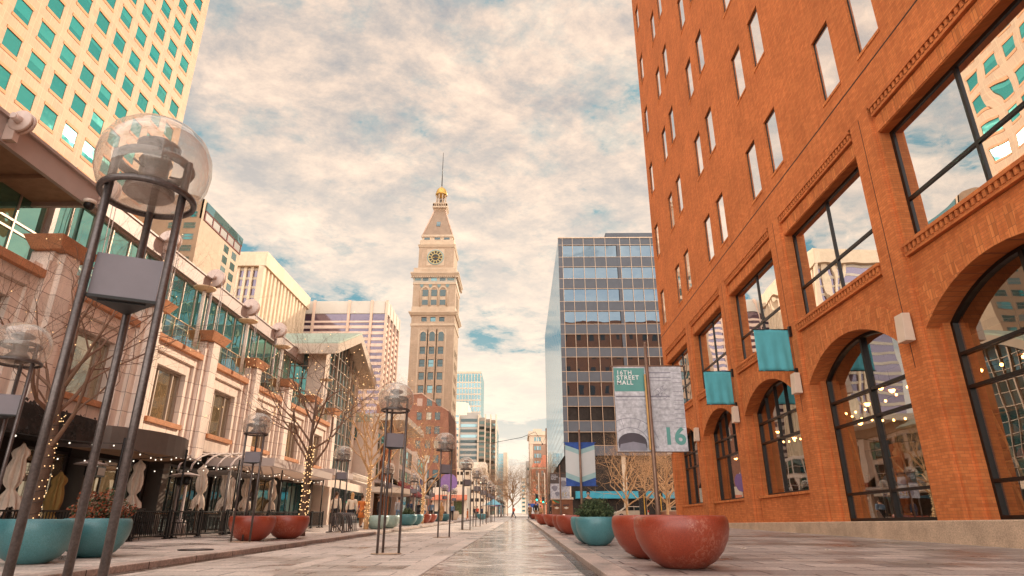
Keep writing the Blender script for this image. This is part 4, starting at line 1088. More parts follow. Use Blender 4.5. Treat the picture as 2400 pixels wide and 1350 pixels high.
b = MB()
for u in wc: b.fbox(fr, u-.84, u+.84, 63.05, 64.15, -.3, -.1)
b.build('spandrel', 'tower_trim', cl)
b = MB(); sq(b, 4.6, 1.75, 84.9, 95.0); b.build('spire', 'spire_tile', cl)
b = MB()
for sx in (-1, 1):
    for sy in (-1, 1): b.tube([(XC+sx*4.6, YC+sy*4.6, 84.9), (XC+sx*1.78, YC+sy*1.78, 95)], .22, 6)
b.build('spire_rib', 'stripe_stone', cl)
b = MB(); sl = (4.6-1.75)/10.1; yy = lambda z: YC-(4.6-sl*(z-84.9))
b.hexa([(XC-.65, yy(88.4)-.1, 88.4), (XC+.55, yy(88.4)-.1, 88.4), (XC+.55, yy(88.4)+.4, 88.4), (XC-.65, yy(88.4)+.4, 88.4), (XC-.65, yy(90.2)-.1, 90.2), (XC+.55, yy(90.2)-.1, 90.2), (XC+.55, yy(90.2)+.4, 90.2), (XC-.65, yy(90.2)+.4, 90.2)]); b.build('spire_window', 'pane_dark', cl)
b = MB()
for u in (-3.2, 0, 2.9): b.fbox(FY(YC-4.7), XC+u-.85, XC+u+.85, 83.3, 84.0, -.02, .05)
b.build('attic_window', 'pane_dark', cl)
b = MB(); sq(b, 1.8, 2.3, 95.0, 95.9); sq(b, 2.35, 2.35, 95.9, 96.3); sq(b, 2.3, 2.3, 97.2, 97.5)
for k in range(9):
    t = -2.2+k*.55
    for s in (-1, 1): b.box(XC+t-.09, XC+t+.09, YC+s*2.2-.09, YC+s*2.2+.09, 96.3, 97.2); b.box(XC+s*2.2-.09, XC+s*2.2+.09, YC+t-.09, YC+t+.09, 96.3, 97.2)
for k in range(8): a = PI/8+k*PI/4; b.lathe([(.2, 96.3), (.17, 100.8), (.26, 101.2)], (XC+1.5*math.cos(a), YC+1.5*math.sin(a), 0), 8)
b.build('belfry', 'tower_trim', cl)
b = MB(); b.lathe([(1.85, 101.2), (1.95, 101.5), (1.95, 101.8), (1.75, 102.0), (1.72, 102.6), (1.45, 103.3), (.95, 103.9), (.35, 104.25), (.14, 104.4), (.12, 104.9), (.001, 105)], (XC, YC, 0), 24); b.build('dome', 'gold', cl)
b = MB(); b.tube([(XC, YC, 104.8), (XC, YC, 111), (XC, YC, 117.6)], [.16, .12, .07], 8); b.build('mast', 'bronze', cl)
b = MB(); b.lathe([(.55, 98.2), (.5, 98.5), (.36, 99.4), (.12, 99.8), (.05, 100.3)], (XC, YC-.2, 0), 16); b.build('bell', 'bell_metal', cl)
ck = MB(); fc = YC-5.35-.14; cx, cz = XC-.22, 77.05
ck.lathe([(2.45, 0), (2.5, -.08), (2.25, -.1), (2.2, 0)], (cx, fc, cz), 40, 0, True, 'y')
cko = ck.build('clock_face', 'clock_blue', cl)
b = MB(); b.lathe([(2.24, 0), (2.24, -.06), (.001, -.065)], (cx, fc, cz), 40, 0, False, 'y'); b.build('dial', 'clock_gold', cko)
b = MB(); ff = FY(fc)
for k in range(12):
    a = PI*k/6; ca, sa = math.cos(a), math.sin(a)
    q = [(1.25, -.22), (2.0, -.36), (2.0, .36), (1.25, .22)]; b.prism([(cx+r*ca-t*sa, cz+r*sa+t*ca) for r, t in q], ff, .07, .10)
b.lathe([(1.0, -.07), (1.0, -.10), (.001, -.11)], (cx, fc, cz), 28, 0, False, 'y'); b.build('numeral', 'clock_dark', cko)
b = MB()
for a, l in ((-.20, 2.0), (.22+PI, 0.9), (-.13, 1.2)):
    ca, sa = math.cos(a), math.sin(a); b.prism([(cx+r*ca-t*sa, cz+r*sa+t*ca) for r, t in ((-.3, -.1), (l, -.05), (l, .05), (-.3, .1))], ff, .12, .15)
b.build('hand', 'gold', cko)
# stepped dark brick building in front
st = thing('stepped_brick_building', 'dark red brick building with a stepped gable in front of the clock tower', 'building', (-23, 160, 0))
b = MB(); fy = FY(150)
b.prism([(-34, 0), (-15.6, 0), (-16.7, 24.5), (-16.8, 26.2), (-18.7, 27.4), (-20.0, 27.6), (-20.0, 28.3), (-22.2, 29.5), (-23.3, 30.4), (-26.3, 30.2), (-34, 28)], fy, -20, 0); b.build('wall', 'dark_brick', st)
b = MB(); b.prism([(-16.8, 26.2), (-18.7, 27.4), (-18.7, 27.6), (-16.7, 26.45)], fy, -20, .1); b.prism([(-20.0, 28.3), (-22.2, 29.5), (-23.3, 30.4), (-26.3, 30.2), (-26.3, 30.5), (-23.2, 30.7), (-22.1, 29.8), (-20, 28.6)], fy, -20, .1); b.prism([(-14.9, 0), (-16.1, 0), (-16.1, 9), (-14.9, 9.2)], fy, -20, .3); b.build('coping', 'stripe_stone', st)
windows(st, fy, [-23.7, -21.4, -19.35], [27.5-3.3*k for k in range(1, 8)], 1.25, 1.8, ['pane_dark', 'pane_warm', 'pane_dark'], frame='frame_dark')
windows(st, fy, [-23.75, -21.4], [27.5], 1.25, 1.8, ['stone_dark', 'pane_dark'], name='top_window')
b = MB(); b.fbox(fy, -21.8, -17.0, 6.5, 11.0, 0, .05); b.build('dark_opening', 'shop_dark', st)
# garden of blocks further down the street
def block(name, label, x0, x1, y0, y1, h, m, cat='building', base=0):
    t = thing(name, label, cat, ((x0+x1)/2, (y0+y1)/2, 0)); b = MB(); b.box(x0, x1, y0, y1, base, h); b.build('wall', m, t); return t
gt = block('glass_skyscraper', 'pale teal glass skyscraper with a bright top band right of the clock tower', -60, -29, 480, 520, 112.8, 'far_glass', 'skyscraper')
b = MB(); fy = FY(480)
for k in range(22): b.fbox(fy, -60, -29, 12+k*4.6, 12.9+k*4.6, 0, .1)
for k in range(14): b.fbox(fy, -59.8+k*2.3, -59.4+k*2.3, 0, 112, 0, .16)
b.fbox(fy, -60, -29, 111.4, 113, 0, .3); b.build('mullion', 'far_stone', gt)
windows(gt, fy, [-58.4+2.3*k for k in range(13)], [105.5], 1.5, 5, 'pane_teal', d=.25)
cw = thing('curved_white_tower', 'white banded tower with a rounded corner behind the terraced offices', 'tower', (-45, 390, 0))
b = MB(); ring = [(-60, 380), (-38, 380), (-33, 381.5), (-31, 385), (-31, 410), (-60, 410)]
def vprism(b, ring, z0, z1, m=0):
    n = len(ring)
    for i in range(n):
        a, c = ring[i], ring[(i+1) % n]; b.face([(*a, z0), (*c, z0), (*c, z1), (*a, z1)], m)
    b.face([(*p, z1) for p in ring], m); b.face([(*p, z0) for p in ring[::-1]], m)
vprism(b, ring, 63, 71); 
for k in range(16): vprism(b, ring, 3+k*3.75, 5.3+k*3.75)
b.build('band', 'far_white', cw); b = MB(); vprism(b, [(x*.995-.2, y+.25) for x, y in ring], 0, 64); b.build('ribbon_glazing', 'far_glass', cw)
tr = thing('terraced_office_block', 'stepped grey office block with dark ribbon windows in the middle distance', 'building', (-22, 345, 0))
xs = [(-31, -21.0, 54.7, 330), (-20.9, -17.5, 53.7, 331.5), (-17.4, -14.7, 53.1, 333), (-14.6, -11.8, 52.9, 334.5)]
b = MB()
for x0, x1, h, y in xs: b.box(x0, x1, y, 372, 0, h)
b.box(-28, -21, 340, 360, 54.7, 57.8); b.build('wall', 'far_grey', tr)
for j, (x0, x1, h, y) in enumerate(xs):
    windows(tr, FY(y), [(x0+x1)/2], [h-3.4-2.72*k for k in range(17)], (x1-x0)*.86, 1.5, ['far_glass', 'far_glass', 'pane_teal', 'pane_dark'] if j != 0 else ['pane_dark', 'far_glass', 'pane_dark'], name='ribbon_window', d=.1)
windows(tr, FX(-11.8, 1), [337+3.5*k for k in range(10)], [12+2.72*k for k in range(14)], 2.6, 1.7, 'far_glass', name='side_window', d=.1, cap=60)
b = MB()
for x in (-31, -21, -17.5, -14.7, -11.9): b.box(x-.25, x+.25, 328.8, 335, 0, 55)
b.build('pier', 'far_stone', tr)
gr = block('parking_garage', 'low cream parking structure below the terraced offices', -30, -13.8, 270, 310, 23, 'far_stone')
b = MB(); fy = FY(270)
for z in (20.3, 16.5, 13.2, 9.8):
    for k in range(7): b.fbox(fy, -28.5+k*2.1, -27.0+k*2.1, z, z+1.3, -.3, .04)
b.build('opening', 'shop_dark', gr); b = MB(); b.box(-21, -14, 272, 290, 23, 25.6); b.build('stair_box', 'far_white', gr)
b = MB(); b.tube([(-16.5, 269, 23.5), (-12.9, 269, 17)], .5, 4); b.build('sloping_ramp', 'far_stone', gr)
g2 = block('slim_glass_tower', 'slim green glass tower with a pale stone edge far down the street', -21, -14.5, 600, 640, 63.3, 'far_glass', 'tower')
b = MB(); b.box(-14.5, -11, 600, 645, 0, 64.2); b.build('stone_edge', 'far_stone', g2)
b = MB()
for k in range(18): b.fbox(FY(600), -21, -14.5, 8+k*3, 8.4+k*3, 0, .1)
b.build('mullion', 'far_grey', g2)
hb = thing('historic_hotel_tower', 'narrow brown brick tower with cream crown and cornice at the right end of the street', 'building', (14, 435, 0))
b = MB(); b.box(6.9, 24, 420, 450, 0, 51); b.build('wall', 'far_brown', hb)
b = MB(); b.box(6.8, 24, 419.9, 450, 51, 56); b.box(5.8, 24, 419, 450, 56, 56.9); b.box(6.3, 24, 419.4, 450, 56.9, 58.7); b.box(9.4, 15.0, 420, 440, 58.7, 60.3); b.box(6.7, 24, 419.7, 450, 50.6, 51.2); b.build('cornice', 'far_stone', hb)
windows(hb, FY(419.9), [10.6, 12.2, 13.8], [52.3, 46.6, 41.8, 37.0, 32.5], 1.1, 2.6, ['pane_teal', 'far_glass'], d=.12)
b = MB(); b.box(6.85, 9.2, 419.85, 420, 0, 51); b.build('quoin', 'far_stone', hb)
hr = thing('red_mansard_building', 'red brick building with a red sloping mansard roof in front of the historic tower', 'building', (14, 395, 0))
b = MB(); b.box(7.6, 24, 380, 410, 0, 31.5); b.build('wall', 'far_red', hr)
b = MB(); b.hexa([(7.0, 379.4, 32.4), (24, 379.4, 32.4), (24, 410, 32.4), (7, 410, 32.4), (8.4, 383, 35), (24, 383, 35), (24, 408, 35), (8.4, 408, 35)]); b.hexa([(12.5, 384, 35), (24, 384, 35), (24, 400, 35), (12.5, 400, 35), (14.2, 386, 40), (24, 386, 40), (24, 398, 40), (14.2, 398, 40)]); b.build('roof', 'far_red', hr)
b = MB(); b.box(7.2, 24, 379.6, 410, 31.5, 32.4); b.box(7.3, 24, 379.6, 380, 24.6, 25.8); b.box(7.3, 24, 379.6, 380, 17, 17.8); b.build('cornice', 'far_stone', hr)
windows(hr, FY(380), [10.6, 13.6, 16.6], [27.3, 19.5, 13], 1.5, 3.4, 'far_glass', frame='far_white')
t = block('distant_slab', 'pale slab block at the vanishing point of the street, right side', 3.4, 14, 900, 930, 61.5, 'far_stone')
windows(t, FY(900), [6.0], [18+5.2*k for k in range(8)], 4, 2.4, 'pane_teal', name='ribbon_window')
t = block('grey_mid_block', 'narrow grey block beside the historic tower', 5.6, 9, 520, 540, 49, 'far_grey')
windows(t, FY(520), [7.3], [30, 36, 42], 1.6, 2, 'pane_teal')

# ------------------------------------------------------------------ glass office right
go = thing('glass_office_block', 'dark glass office block with grey spandrels and fine gold mullions behind the brick corner', 'building', (25, 140, 0))
GY = 120; k_ = GY/87; GXL = 6.0*k_+.15; GXR = 46
f = FY(GY); top = (41.9-.8)*k_+.8
b = MB(); b.box(GXL+.2, GXR, GY+.25, 195, 0, top-.2); b.build('core', 'shop_dark', go)
rows_ = [((t-.8)*k_+.8, (bt-.8)*k_+.8) for t, bt in ((40.7, 38.7), (37.1, 35.2), (33.6, 31.6), (30.1, 28.1), (26.6, 24.6), (23.2, 21.1), (19.6, 17.6), (16.2, 14.2), (12.7, 10.9))]
b = MB(); prev = top
for t_, b_ in rows_: b.fbox(f, GXL, GXR, t_, prev, -.2, 0); prev = b_
b.fbox(f, GXL, GXR, 12.9, prev, -.2, 0)
b.fbox(f, GXL, GXL+.85, 12.9, top, -.2, .03); b.fbox(f, 14.95*k_, 15.45*k_, 12.9, top, -.2, .03)
b.box(18.6, 46, GY+1, GY+20, top, top+1.6)
b.build('spandrel', 'glass_spandrel', go)
cols_ = [(GXL+.85, 8.25*k_)]+[((8.25+1.66*i)*k_, (8.25+1.66*(i+1))*k_) for i in range(4)]+[((15.45+1.55*i)*k_, (15.45+1.55*(i+1))*k_) for i in range(12)]
src = None; cnt = 0
for (t_, b_) in rows_:
    for i, (a, c) in enumerate(cols_):
        if c > GXR or cnt >= 100: continue
        cnt += 1; b = MB(); dz = R.uniform(-.004, .004)
        b.hexa([f(a+.03, b_, -.25), f(c-.03, b_, -.25), f(c-.03, b_, -.15+dz), f(a+.03, b_, -.15-dz), f(a+.03, t_, -.25), f(c-.03, t_, -.25), f(c-.03, t_, -.15+dz*2), f(a+.03, t_, -.15)]); b.build('window', 'office_glass', go)
b = MB()
for a, c in cols_: b.fbox(f, a-.045, a+.045, 12.9, top, -.1, .08)
for t_, b_ in rows_: b.fbox(f, GXL, GXR, t_-.04, t_+.04, -.1, .06); b.fbox(f, GXL, GXR, b_-.04, b_+.04, -.1, .06)
b.fbox(f, GXL-.06, GXR, top-.1, top+.12, -.3, .12); b.build('mullion', 'mullion', go)
fs = FX(GXL, -1)
b = MB(); b.face([fs(GY, 12.9), fs(193, 12.9), fs(193, top-.2), fs(GY, top-.2)]); b.build('side_glazing', 'office_glass_side', go)
b = MB()
for k in range(34): yy = GY+.3+k*2.2; b.fbox(fs, yy-.04, yy+.04, 12.9, top, 0, .012)
for k in range(26): z = 14+k*1.75; b.fbox(fs, GY, 193, z-.03, z+.03, 0, .008)
b.build('side_mullion', 'frame_grey', go)
b = MB(); b.box(GXL+1.5, GXR, GY+1.5, 193, 6.5, 12.9); b.build('recessed_floor', 'shop_dark', go)
b = MB()
for x in (GXL+.3, 19, 29, 40): b.box(x, x+.8, GY+.2, GY+1, 1, 12.9)
for y in (134, 148, 162, 176): b.box(GXL+.2, GXL+1, y, y+.8, 1, 12.9)
b.build('column', 'far_stone', go)
b = MB(); b.box(GXL+2, GXR, GY+1.2, 193, 1, 6.5); b.build('shopfront', 'orange_brick', go)
b = MB()
for k in range(12): b.box(GXL+3+k*3, GXL+5.2+k*3, GY+1.1, GY+1.2, 2.2, 5)
b.build('shop_window', 'pane_warm', go)
b = MB(); b.hexa([(10.2, GY-1.6, 5.3), (46, GY-1.6, 5.3), (46, GY+1.2, 5.3), (10.2, GY+1.2, 5.3), (10.2, GY-1.3, 6.5), (46, GY-1.3, 6.5), (46, GY+1.2, 6.7), (10.2, GY+1.2, 6.7)])
t = thing('turquoise_awning', 'long bright turquoise awning along the foot of the glass office block', 'awning', (25, GY, 5.5)); b.build('canvas', 'awning_teal', t)
# ------------------------------------------------------------------ tripod globe lamps
def make_lamp():
    t = thing('globe_lamp', 'x', 'street lamp', (0, 0, 0), 'tripod street lamps with clear globes')
    rr = .30
    ang = [math.radians(a) for a in (90, 210, 330)]
    for a in ang:
        x, y = rr*math.cos(a), rr*math.sin(a)
        b = MB(); b.tube([(x, y, -.05), (x, y, 3.28)], .031, 12); b.build('post', 'STEEL', t)
    b = MB(); b.ring((0, 0, 3.0), .345, .026, 36, 8)
    for a in ang: b.tube([(.29*math.cos(a), .29*math.sin(a), 3.0), (.345*math.cos(a), .345*math.sin(a), 3.0)], .016, 6)
    b.build('lower_ring', 'STEEL', t)
    b = MB(); b.ring((0, 0, 3.27), .275, .034, 32, 8)
    for k in range(12): a = k*PI/6; b.ball((.285*math.cos(a), .285*math.sin(a), 3.29), .012, 5, 3)
    b.build('upper_ring', 'STEEL', t)
    b = MB(); b.lathe([(.001, 3.02), (.18, 3.02), (.195, 3.03), (.185, 3.08), (.13, 3.14), (.11, 3.16), (.11, 3.27), (.13, 3.30), (.11, 3.34), (.001, 3.35)], (0, 0, 0), 28)
    for k in range(3): a = ang[k]+.5; b.tube([(.12*math.cos(a), .12*math.sin(a), 3.2), (.25*math.cos(a), .25*math.sin(a), 3.2)], .009, 5)
    b.build('lamp_housing', 'STEEL', t)
    b = MB(); b.lathe([(.001, 3.36), (.08, 3.37), (.165, 3.41), (.17, 3.44), (.12, 3.47), (.001, 3.48)], (0, 0, 0), 24); b.build('reflector', 'STEEL', t)
    b = MB(); b.lathe([(.001, 3.012), (.165, 3.012), (.17, 3.018), (.001, 3.0185)], (0, 0, 0), 24); b.build('lens', 'panel_brown', t)
    b = MB(); pr = [(.33, 3.0), (.385, 3.06), (.425, 3.15), (.44, 3.26), (.425, 3.38), (.37, 3.49), (.28, 3.57), (.15, 3.62), (.04, 3.635), (.001, 3.636)]
    b.lathe(pr, (0, 0, 0), 36); b.build('globe', 'globe_plastic', t)
    b = MB(); q = [(.26*math.cos(a), .26*math.sin(a)) for a in ang]
    vprism(b, q, 2.18, 2.48); b.build('panel_box', 'PANEL', t)
    b = MB(); vprism(b, [(x*1.1, y*1.1) for x, y in q], 2.16, 2.1795); vprism(b, [(x*.72, y*.72) for x, y in q], 2.15, 2.1595); b.build('panel_rim', 'black_metal', t)
    b = MB(); b.lathe([(.36, .0), (.36, .012), (.001, .012)], (0, 0, 0), 20, 0, False); b.build('base_plate', 'concrete_base', t)
    return t
MATS['STEEL'] = MATS['steel_brown']; MATS['PANEL'] = MATS['panel_grey']
lampA = make_lamp(); lampA.scale = (.93, .93, 1.045); lt = tree_of(lampA)
mid = [(-2.86, 4.25, 'nearest and largest tripod globe lamp, towering at the left edge with a grey triangular box'), (-2.93, 14.92, 'tripod globe lamp standing alone in the middle strip, second in the centre row'),
       (-2.87, 24.86, 'tripod globe lamp third in the centre row, dark against the stepped brick building'), (-2.93, 36.1, 'sunlit cream looking tripod globe lamp, fourth in the centre row'),
       (-2.9, 45.2, 'fifth globe lamp of the centre row, just beyond the sunlit one'), (-2.9, 53.8, 'sixth globe lamp of the centre row'), (-2.9, 62.5, 'seventh globe lamp of the centre row'), (-2.9, 71.5, 'eighth globe lamp of the centre row, smallest before the crossing')]
left = [(-7.7, 9.3, 'globe lamp cut by the left edge of the view beside the blue planters'), (-7.7, 18.6, 'globe lamp rising in front of the two red planters on the left'), (-7.7, 28.2, 'globe lamp beside the bicycle rack and the walking couple'),
        (-7.7, 38.2, 'globe lamp left of the teal planter with the round shrub'), (-7.7, 48.0, 'fifth globe lamp of the left row, beside the third lit tree'), (-7.7, 58.0, 'sixth globe lamp of the left row'), (-7.7, 68, 'seventh globe lamp of the left row'), (-7.7, 78, 'last globe lamp of the left row')]
rzs = [.30, .16, .10, .06, 0, 0, 0, 0]
for i, (x, y, l) in enumerate(mid):
    z = gz(y, ROAD+.008)
    if i == 0: lampA.location = (x, y, z); lampA['label'] = l; lampA.rotation_euler = (0, 0, math.radians(26))
    else: copy_from(lampA, lt, (x, y, z), l, [0, math.radians(27), math.radians(37), math.radians(42), 1, 1, 1, 1][i])
for i, (x, y, l) in enumerate(left): copy_from(lampA, lt, (x, y, gz(y)), l, math.radians([25, 15, 20, 40, 10, 50, 60, 5][i]), (.93, .93, .975))
far = [(-4.2-.0*k, 128+9*k) for k in range(8)]
for k, (x, y) in enumerate(far): copy_from(lampA, lt, (x, y, gz(y)), 'tiny distant globe lamp in the cluster beyond the crossing', k*.7)

# ------------------------------------------------------------------ planters
def make_planter(m, label):
    t = thing('bowl_planter', label, 'planter', (0, 0, 0), 'round bowl planters along the mall')
    b = MB(); pr = [(.001, 0), (.26, 0), (.29, .012), (.43, .09), (.545, .22), (.62, .37), (.648, .50), (.645, .60), (.625, .655), (.60, .672), (.575, .66), (.56, .62), (.555, .55), (.001, .55)]
    b.lathe(pr, (0, 0, 0), 56); b.build('bowl', m, t)
    b = MB(); b.lathe([(.554, .552), (.40, .575), (.2, .57), (.001, .58)], (0, 0, 0), 24); b.build('soil', 'soil', t)
    return t
PL = {'r': make_planter('bowl_red', 'x'), 't': make_planter('bowl_teal', 'x'), 'p': make_planter('bowl_pale', 'x')}
PT = {k: tree_of(v) for k, v in PL.items()}; used = set()
pls = [('r', 2.40, 9.99, 0, 1.06, 'nearest large red bowl planter, scuffed on its right flank'), ('r', 2.36, 12.1, .8, 1.06, 'red bowl planter half hidden behind the nearest scuffed one'),
       ('t', 1.93, 16.7, 0, (.81, .81, .98), 'teal bowl planter holding the bushy green shrub on the right pavement'), ('t', 1.90, 17.9, .3, (.81, .81, .98), 'teal bowl planter mostly hidden behind the shrub planter'),
       ('r', 2.04, 25.3, 0, 1.0, 'red bowl planter right behind the teal pair'), ('r', 1.98, 27.2, 1, 1.0, 'red bowl planter peeping out behind its twin, right pavement'),
       ('r', 2.05, 38.7, 2, 1.0, 'sunlit red bowl planter beside the painted box'), ('r', 1.75, 46.5, 2, 1.0, 'farthest sunlit red bowl planter on the right, left of the tall pole'),
       ('t', -7.78, 10.75, 0, (.90, .90, .98), 'nearest teal bowl planter at the left edge behind the big lamp'), ('t', -7.80, 12.3, 1, (.88, .88, .98), 'teal bowl planter with a rust coloured bush, left pavement'),
       ('r', -7.75, 19.35, 2.4, 1.0, 'red bowl planter behind the second left lamp posts'), ('r', -7.35, 21.2, 3, 1.0, 'red bowl planter touching the first lit tree trunk'),
       ('p', -7.18, 33.6, 0, .95, 'pale sage bowl planter right of the second lit tree'), ('p', -6.9, 35.2, 1, .95, 'pale sage bowl planter behind the centre lamp posts'),
       ('t', -7.2, 42.8, 2, 1.0, 'teal bowl planter with the small round green shrub'), ('t', -7.05, 44.6, 3, 1.0, 'teal bowl planter just right of the round shrub'),
       ('r', -7.65, 53.2, 3, 1.0, 'red bowl planter in front of the third lit tree, left pavement'), ('r', -7.5, 55.6, 4, 1.0, 'red bowl planter tucked behind its twin by the third lit tree'),
       ('t', -7.9, 64.5, 4, 1.0, 'far teal bowl planter of the left row'), ('t', -7.5, 66.2, 5, 1.0, 'farthest teal bowl planter of the left row'),
       ('r', 1.9, 86, 0, 1.0, 'small low red planter near the crossing on the right'), ('t', -4.6, 82, 0, 1.0, 'far teal planter beyond the centre lamps'), ('r', -5.0, 90, 0, 1.0, 'far red planter beyond the centre lamps')]
for k, x, y, rz, s, l in pls:
    z = gz(y)
    if k not in used: used.add(k); o = PL[k]; o.location = (x, y, z); o['label'] = l; o.rotation_euler = (0, 0, rz); o.scale = s if isinstance(s, tuple) else (s, s, s)
    else: copy_from(PL[k], PT[k], (x, y, z), l, rz, s)

def leafball(b, c, r, n, s, sz=.8, rnd=R, mats=1):
    for k in range(n):
        d = Vector((rnd.gauss(0, 1), rnd.gauss(0, 1), rnd.gauss(0, 1))).normalized(); q = r*(rnd.random()**.33)*(1+.18*math.sin(d.x*5+d.y*7)+.1*math.sin(d.z*9))
        p = Vector(c)+Vector((d.x*q, d.y*q, max(-.35*r, d.z*q*sz)))
        a = Vector((rnd.gauss(0, 1), rnd.gauss(0, 1), rnd.gauss(0, 1))).normalized(); e = a.orthogonal().normalized()*s*rnd.uniform(.5, 1.2); g_ = a.cross(e).normalized()*s*rnd.uniform(.3, .7)
        b.face([p-e, p+g_, p+e, p-g_], rnd.randrange(mats))
def shrub(x, y, z, r, label, mats, name='shrub', n=2600, s=.035, sz=.75):
    t = thing(name, label, 'shrub', (x, y, z))
    b = MB(); leafball(b, (x, y, z+r*.45), r, n, s, sz, R, len(mats)); b.build('foliage', mats, t)
    b = MB()
    for k in range(9): a = R.uniform(0, 2*PI); b.tube([(x, y, z-.04), (x+r*.3*math.cos(a), y+r*.3*math.sin(a), z+r*.4), (x+r*.7*math.cos(a), y+r*.7*math.sin(a), z+r*(.5+R.random()*.4))], [.018, .012, .005], 5)
    b.build('stem', 'trunk_dark', t)
shrub(1.90, 16.7, gz(16.7)+.53, .45, 'bushy dark green shrub in the teal planter on the right', ['shrub_green', 'shrub_green_light', 'shrub_green'], n=5200, s=.032, sz=.72)
shrub(-7.8, 12.3, gz(12.3)+.53, .50, 'rust coloured bush in the teal planter on the left', ['shrub_green', 'leaf_red', 'twig'], n=3400, s=.035, sz=.75)
shrub(-7.2, 42.8, gz(42.8)+.55, .42, 'small round green shrub in the teal planter on the left', ['shrub_green', 'shrub_green_light'], n=1200, s=.05)

# ------------------------------------------------------------------ bare trees
def grow(b, p, d, r, l, depth, rnd, tips, spread=.55, up=.12, seg=4, wig=.16):
    pts = [p]; rs = [r]; q = Vector(p); dd = Vector(d)
    for k in range(seg):
        dd = (dd+Vector((rnd.gauss(0, wig), rnd.gauss(0, wig), rnd.gauss(0, wig)*.6+up*.4))).normalized(); q = q+dd*l/seg; pts.append(q.copy()); rs.append(r*(1-.38*(k+1)/seg))
    b.tube(pts, rs, 7 if r > .03 else (5 if r > .01 else 3), 0, cap=False); tips.append((pts, depth))
    if depth == 0: return
    nb = 3 if depth > 1 else 2
    for k in range(nb):
        i = rnd.randint(seg//2, seg) if k else seg; base = pts[i]; a = rnd.uniform(0, 2*PI); e = dd.orthogonal().normalized(); e = Matrix.Rotation(a, 3, dd) @ e
        nd = (dd*(1-spread)+e*spread*rnd.uniform(.6, 1.3)+Vector((0, 0, up))).normalized(); grow(b, base, nd, rs[i]*rnd.uniform(.55, .72), l*rnd.uniform(.62, .86), depth-1, rnd, tips, spread, up, seg, wig)
def tree(x, y, h, trunk_r, fork, label, m, depth=5, seed=1, group=None, z=None, limbs=6, spread=.55, name='bare_tree', lean=0, llen=.38, up=.10, tm=None, fat=1):
    rnd = random.Random(seed); z = gz(y) if z is None else z
    t = thing(name, label, 'tree', (x, y, z), group); b = MB()
    tp_ = Vector((x+lean, y, z+h*.72)); b.tube([(x, y, z-.1), (x, y, z+.3), (x+lean*.3, y+.03, z+fork), (x+lean*.7, y-.03, z+h*.5), tp_], [trunk_r*1.25, trunk_r, trunk_r*.85, trunk_r*.5, trunk_r*.2], 10); b.build('trunk', tm or m, t)
    b = MB(); tips = []
    for k in range(limbs):
        q = fork+(h*.66-fork)*k/(limbs-1); a = k*2.4+rnd.uniform(-.3, .3); fr_ = (q/h)
        d = Vector((math.cos(a), math.sin(a), .55+fr_)).normalized(); grow(b, Vector((x+lean*fr_, y, z+q)), d, trunk_r*fat*(.42-.2*fr_), h*llen*(1.05-.55*fr_), depth-1, rnd, tips, spread, up)
    grow(b, tp_, Vector((lean*.1, 0, 1)).normalized(), trunk_r*.22, h*.2, depth-2, rnd, tips, spread, up)
    b.build('crown', m, t); return t, tips
def lights(tree_, tips, x, y, z0, fork, r, n_tr, n_br, label, rnd):
    t = thing('string_lights', label, 'string lights', (x, y, z0), 'warm string lights wound round the trees')
    wp = []; locs = []
    for k in range(n_tr*3): q = k/(n_tr*3); a = q*fork*38; wp.append((x+(r+.015)*math.cos(a), y+(r+.015)*math.sin(a), z0+.35+fork*1.25*q))
    for k in range(n_tr): p = wp[k*3]; locs.append(Vector(p)+Vector((rnd.uniform(-.02, .02), rnd.uniform(-.02, .02), rnd.uniform(-.09, .09))))
    big = [p for p, d in tips if d >= 2]
    big.sort(key=lambda p: (p[0]-Vector((x, y, z0+fork))).length)
    k = 0
    while k < n_br:
        p = big[int((rnd.random()**1.6)*len(big)) % len(big)]; i = rnd.randrange(len(p)-1); f_ = rnd.random(); locs.append(p[i].lerp(p[i+1], f_)+Vector((rnd.uniform(-.03, .03), rnd.uniform(-.03, .03), .02))); k += 1
    b = MB(); b.tube(wp, .006, 3); b.build('wire', 'black_metal', t); bulbset(locs, t, r=.011 if y < 15 else .019)
spec = [(-9.3, 12.6, 5.6, .13, 1.9, 'bare lit tree behind the nearest lamp, its branches over the stone arcade', 'twig', 11, 110, 60, 6, 8),
        (-7.65, 23.5, 6.6, .125, 2.2, 'bare tree wound with warm lights next to the left red planters', 'twig', 5, 150, 150, 6, 10),
        (-7.54, 32.9, 6.6, .11, 2.2, 'pale sunlit bare tree with lights beside the walking couple', 'twig_sunlit', 8, 110, 130, 6, 11),
        (-7.47, 51.3, 6.6, .11, 2.0, 'lit bare tree behind the red planters in the distance', 'twig_sunlit', 13, 100, 130, 6, 9)]
for (x, y, h, r, fk, lab, m, seed, a_, b_, dep, li) in spec:
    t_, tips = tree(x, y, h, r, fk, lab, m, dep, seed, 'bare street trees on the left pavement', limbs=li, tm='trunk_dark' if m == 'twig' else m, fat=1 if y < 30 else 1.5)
    lights(t_, tips, x, y, gz(y), fk, r, a_, b_, 'warm string lights wound round the '+{11: 'tree behind the nearest lamp posts', 5: 'dark trunk beside the left red planters', 8: 'pale trunk beside the walking couple', 13: 'distant trunk behind the far red planters'}[seed], random.Random(seed))
rt = [(13.6, 84, 7.6, 'golden sunlit bare tree, leftmost of the plaza group', 21), (17.2, 90, 7.8, 'golden sunlit bare tree in the middle of the plaza group', 22), (17.6, 79, 6.8, 'golden sunlit bare tree beside the brick corner', 23), (21.5, 95, 7.5, 'bare tree mostly behind the brick corner', 24)]
for x, y, h, lab, sd_ in rt: tree(x, y, h, .16, 1.5, lab, 'twig_sunlit', 6, sd_, 'sunlit bare trees on the plaza', limbs=11, spread=.6, llen=.52, up=.05, fat=1.5)
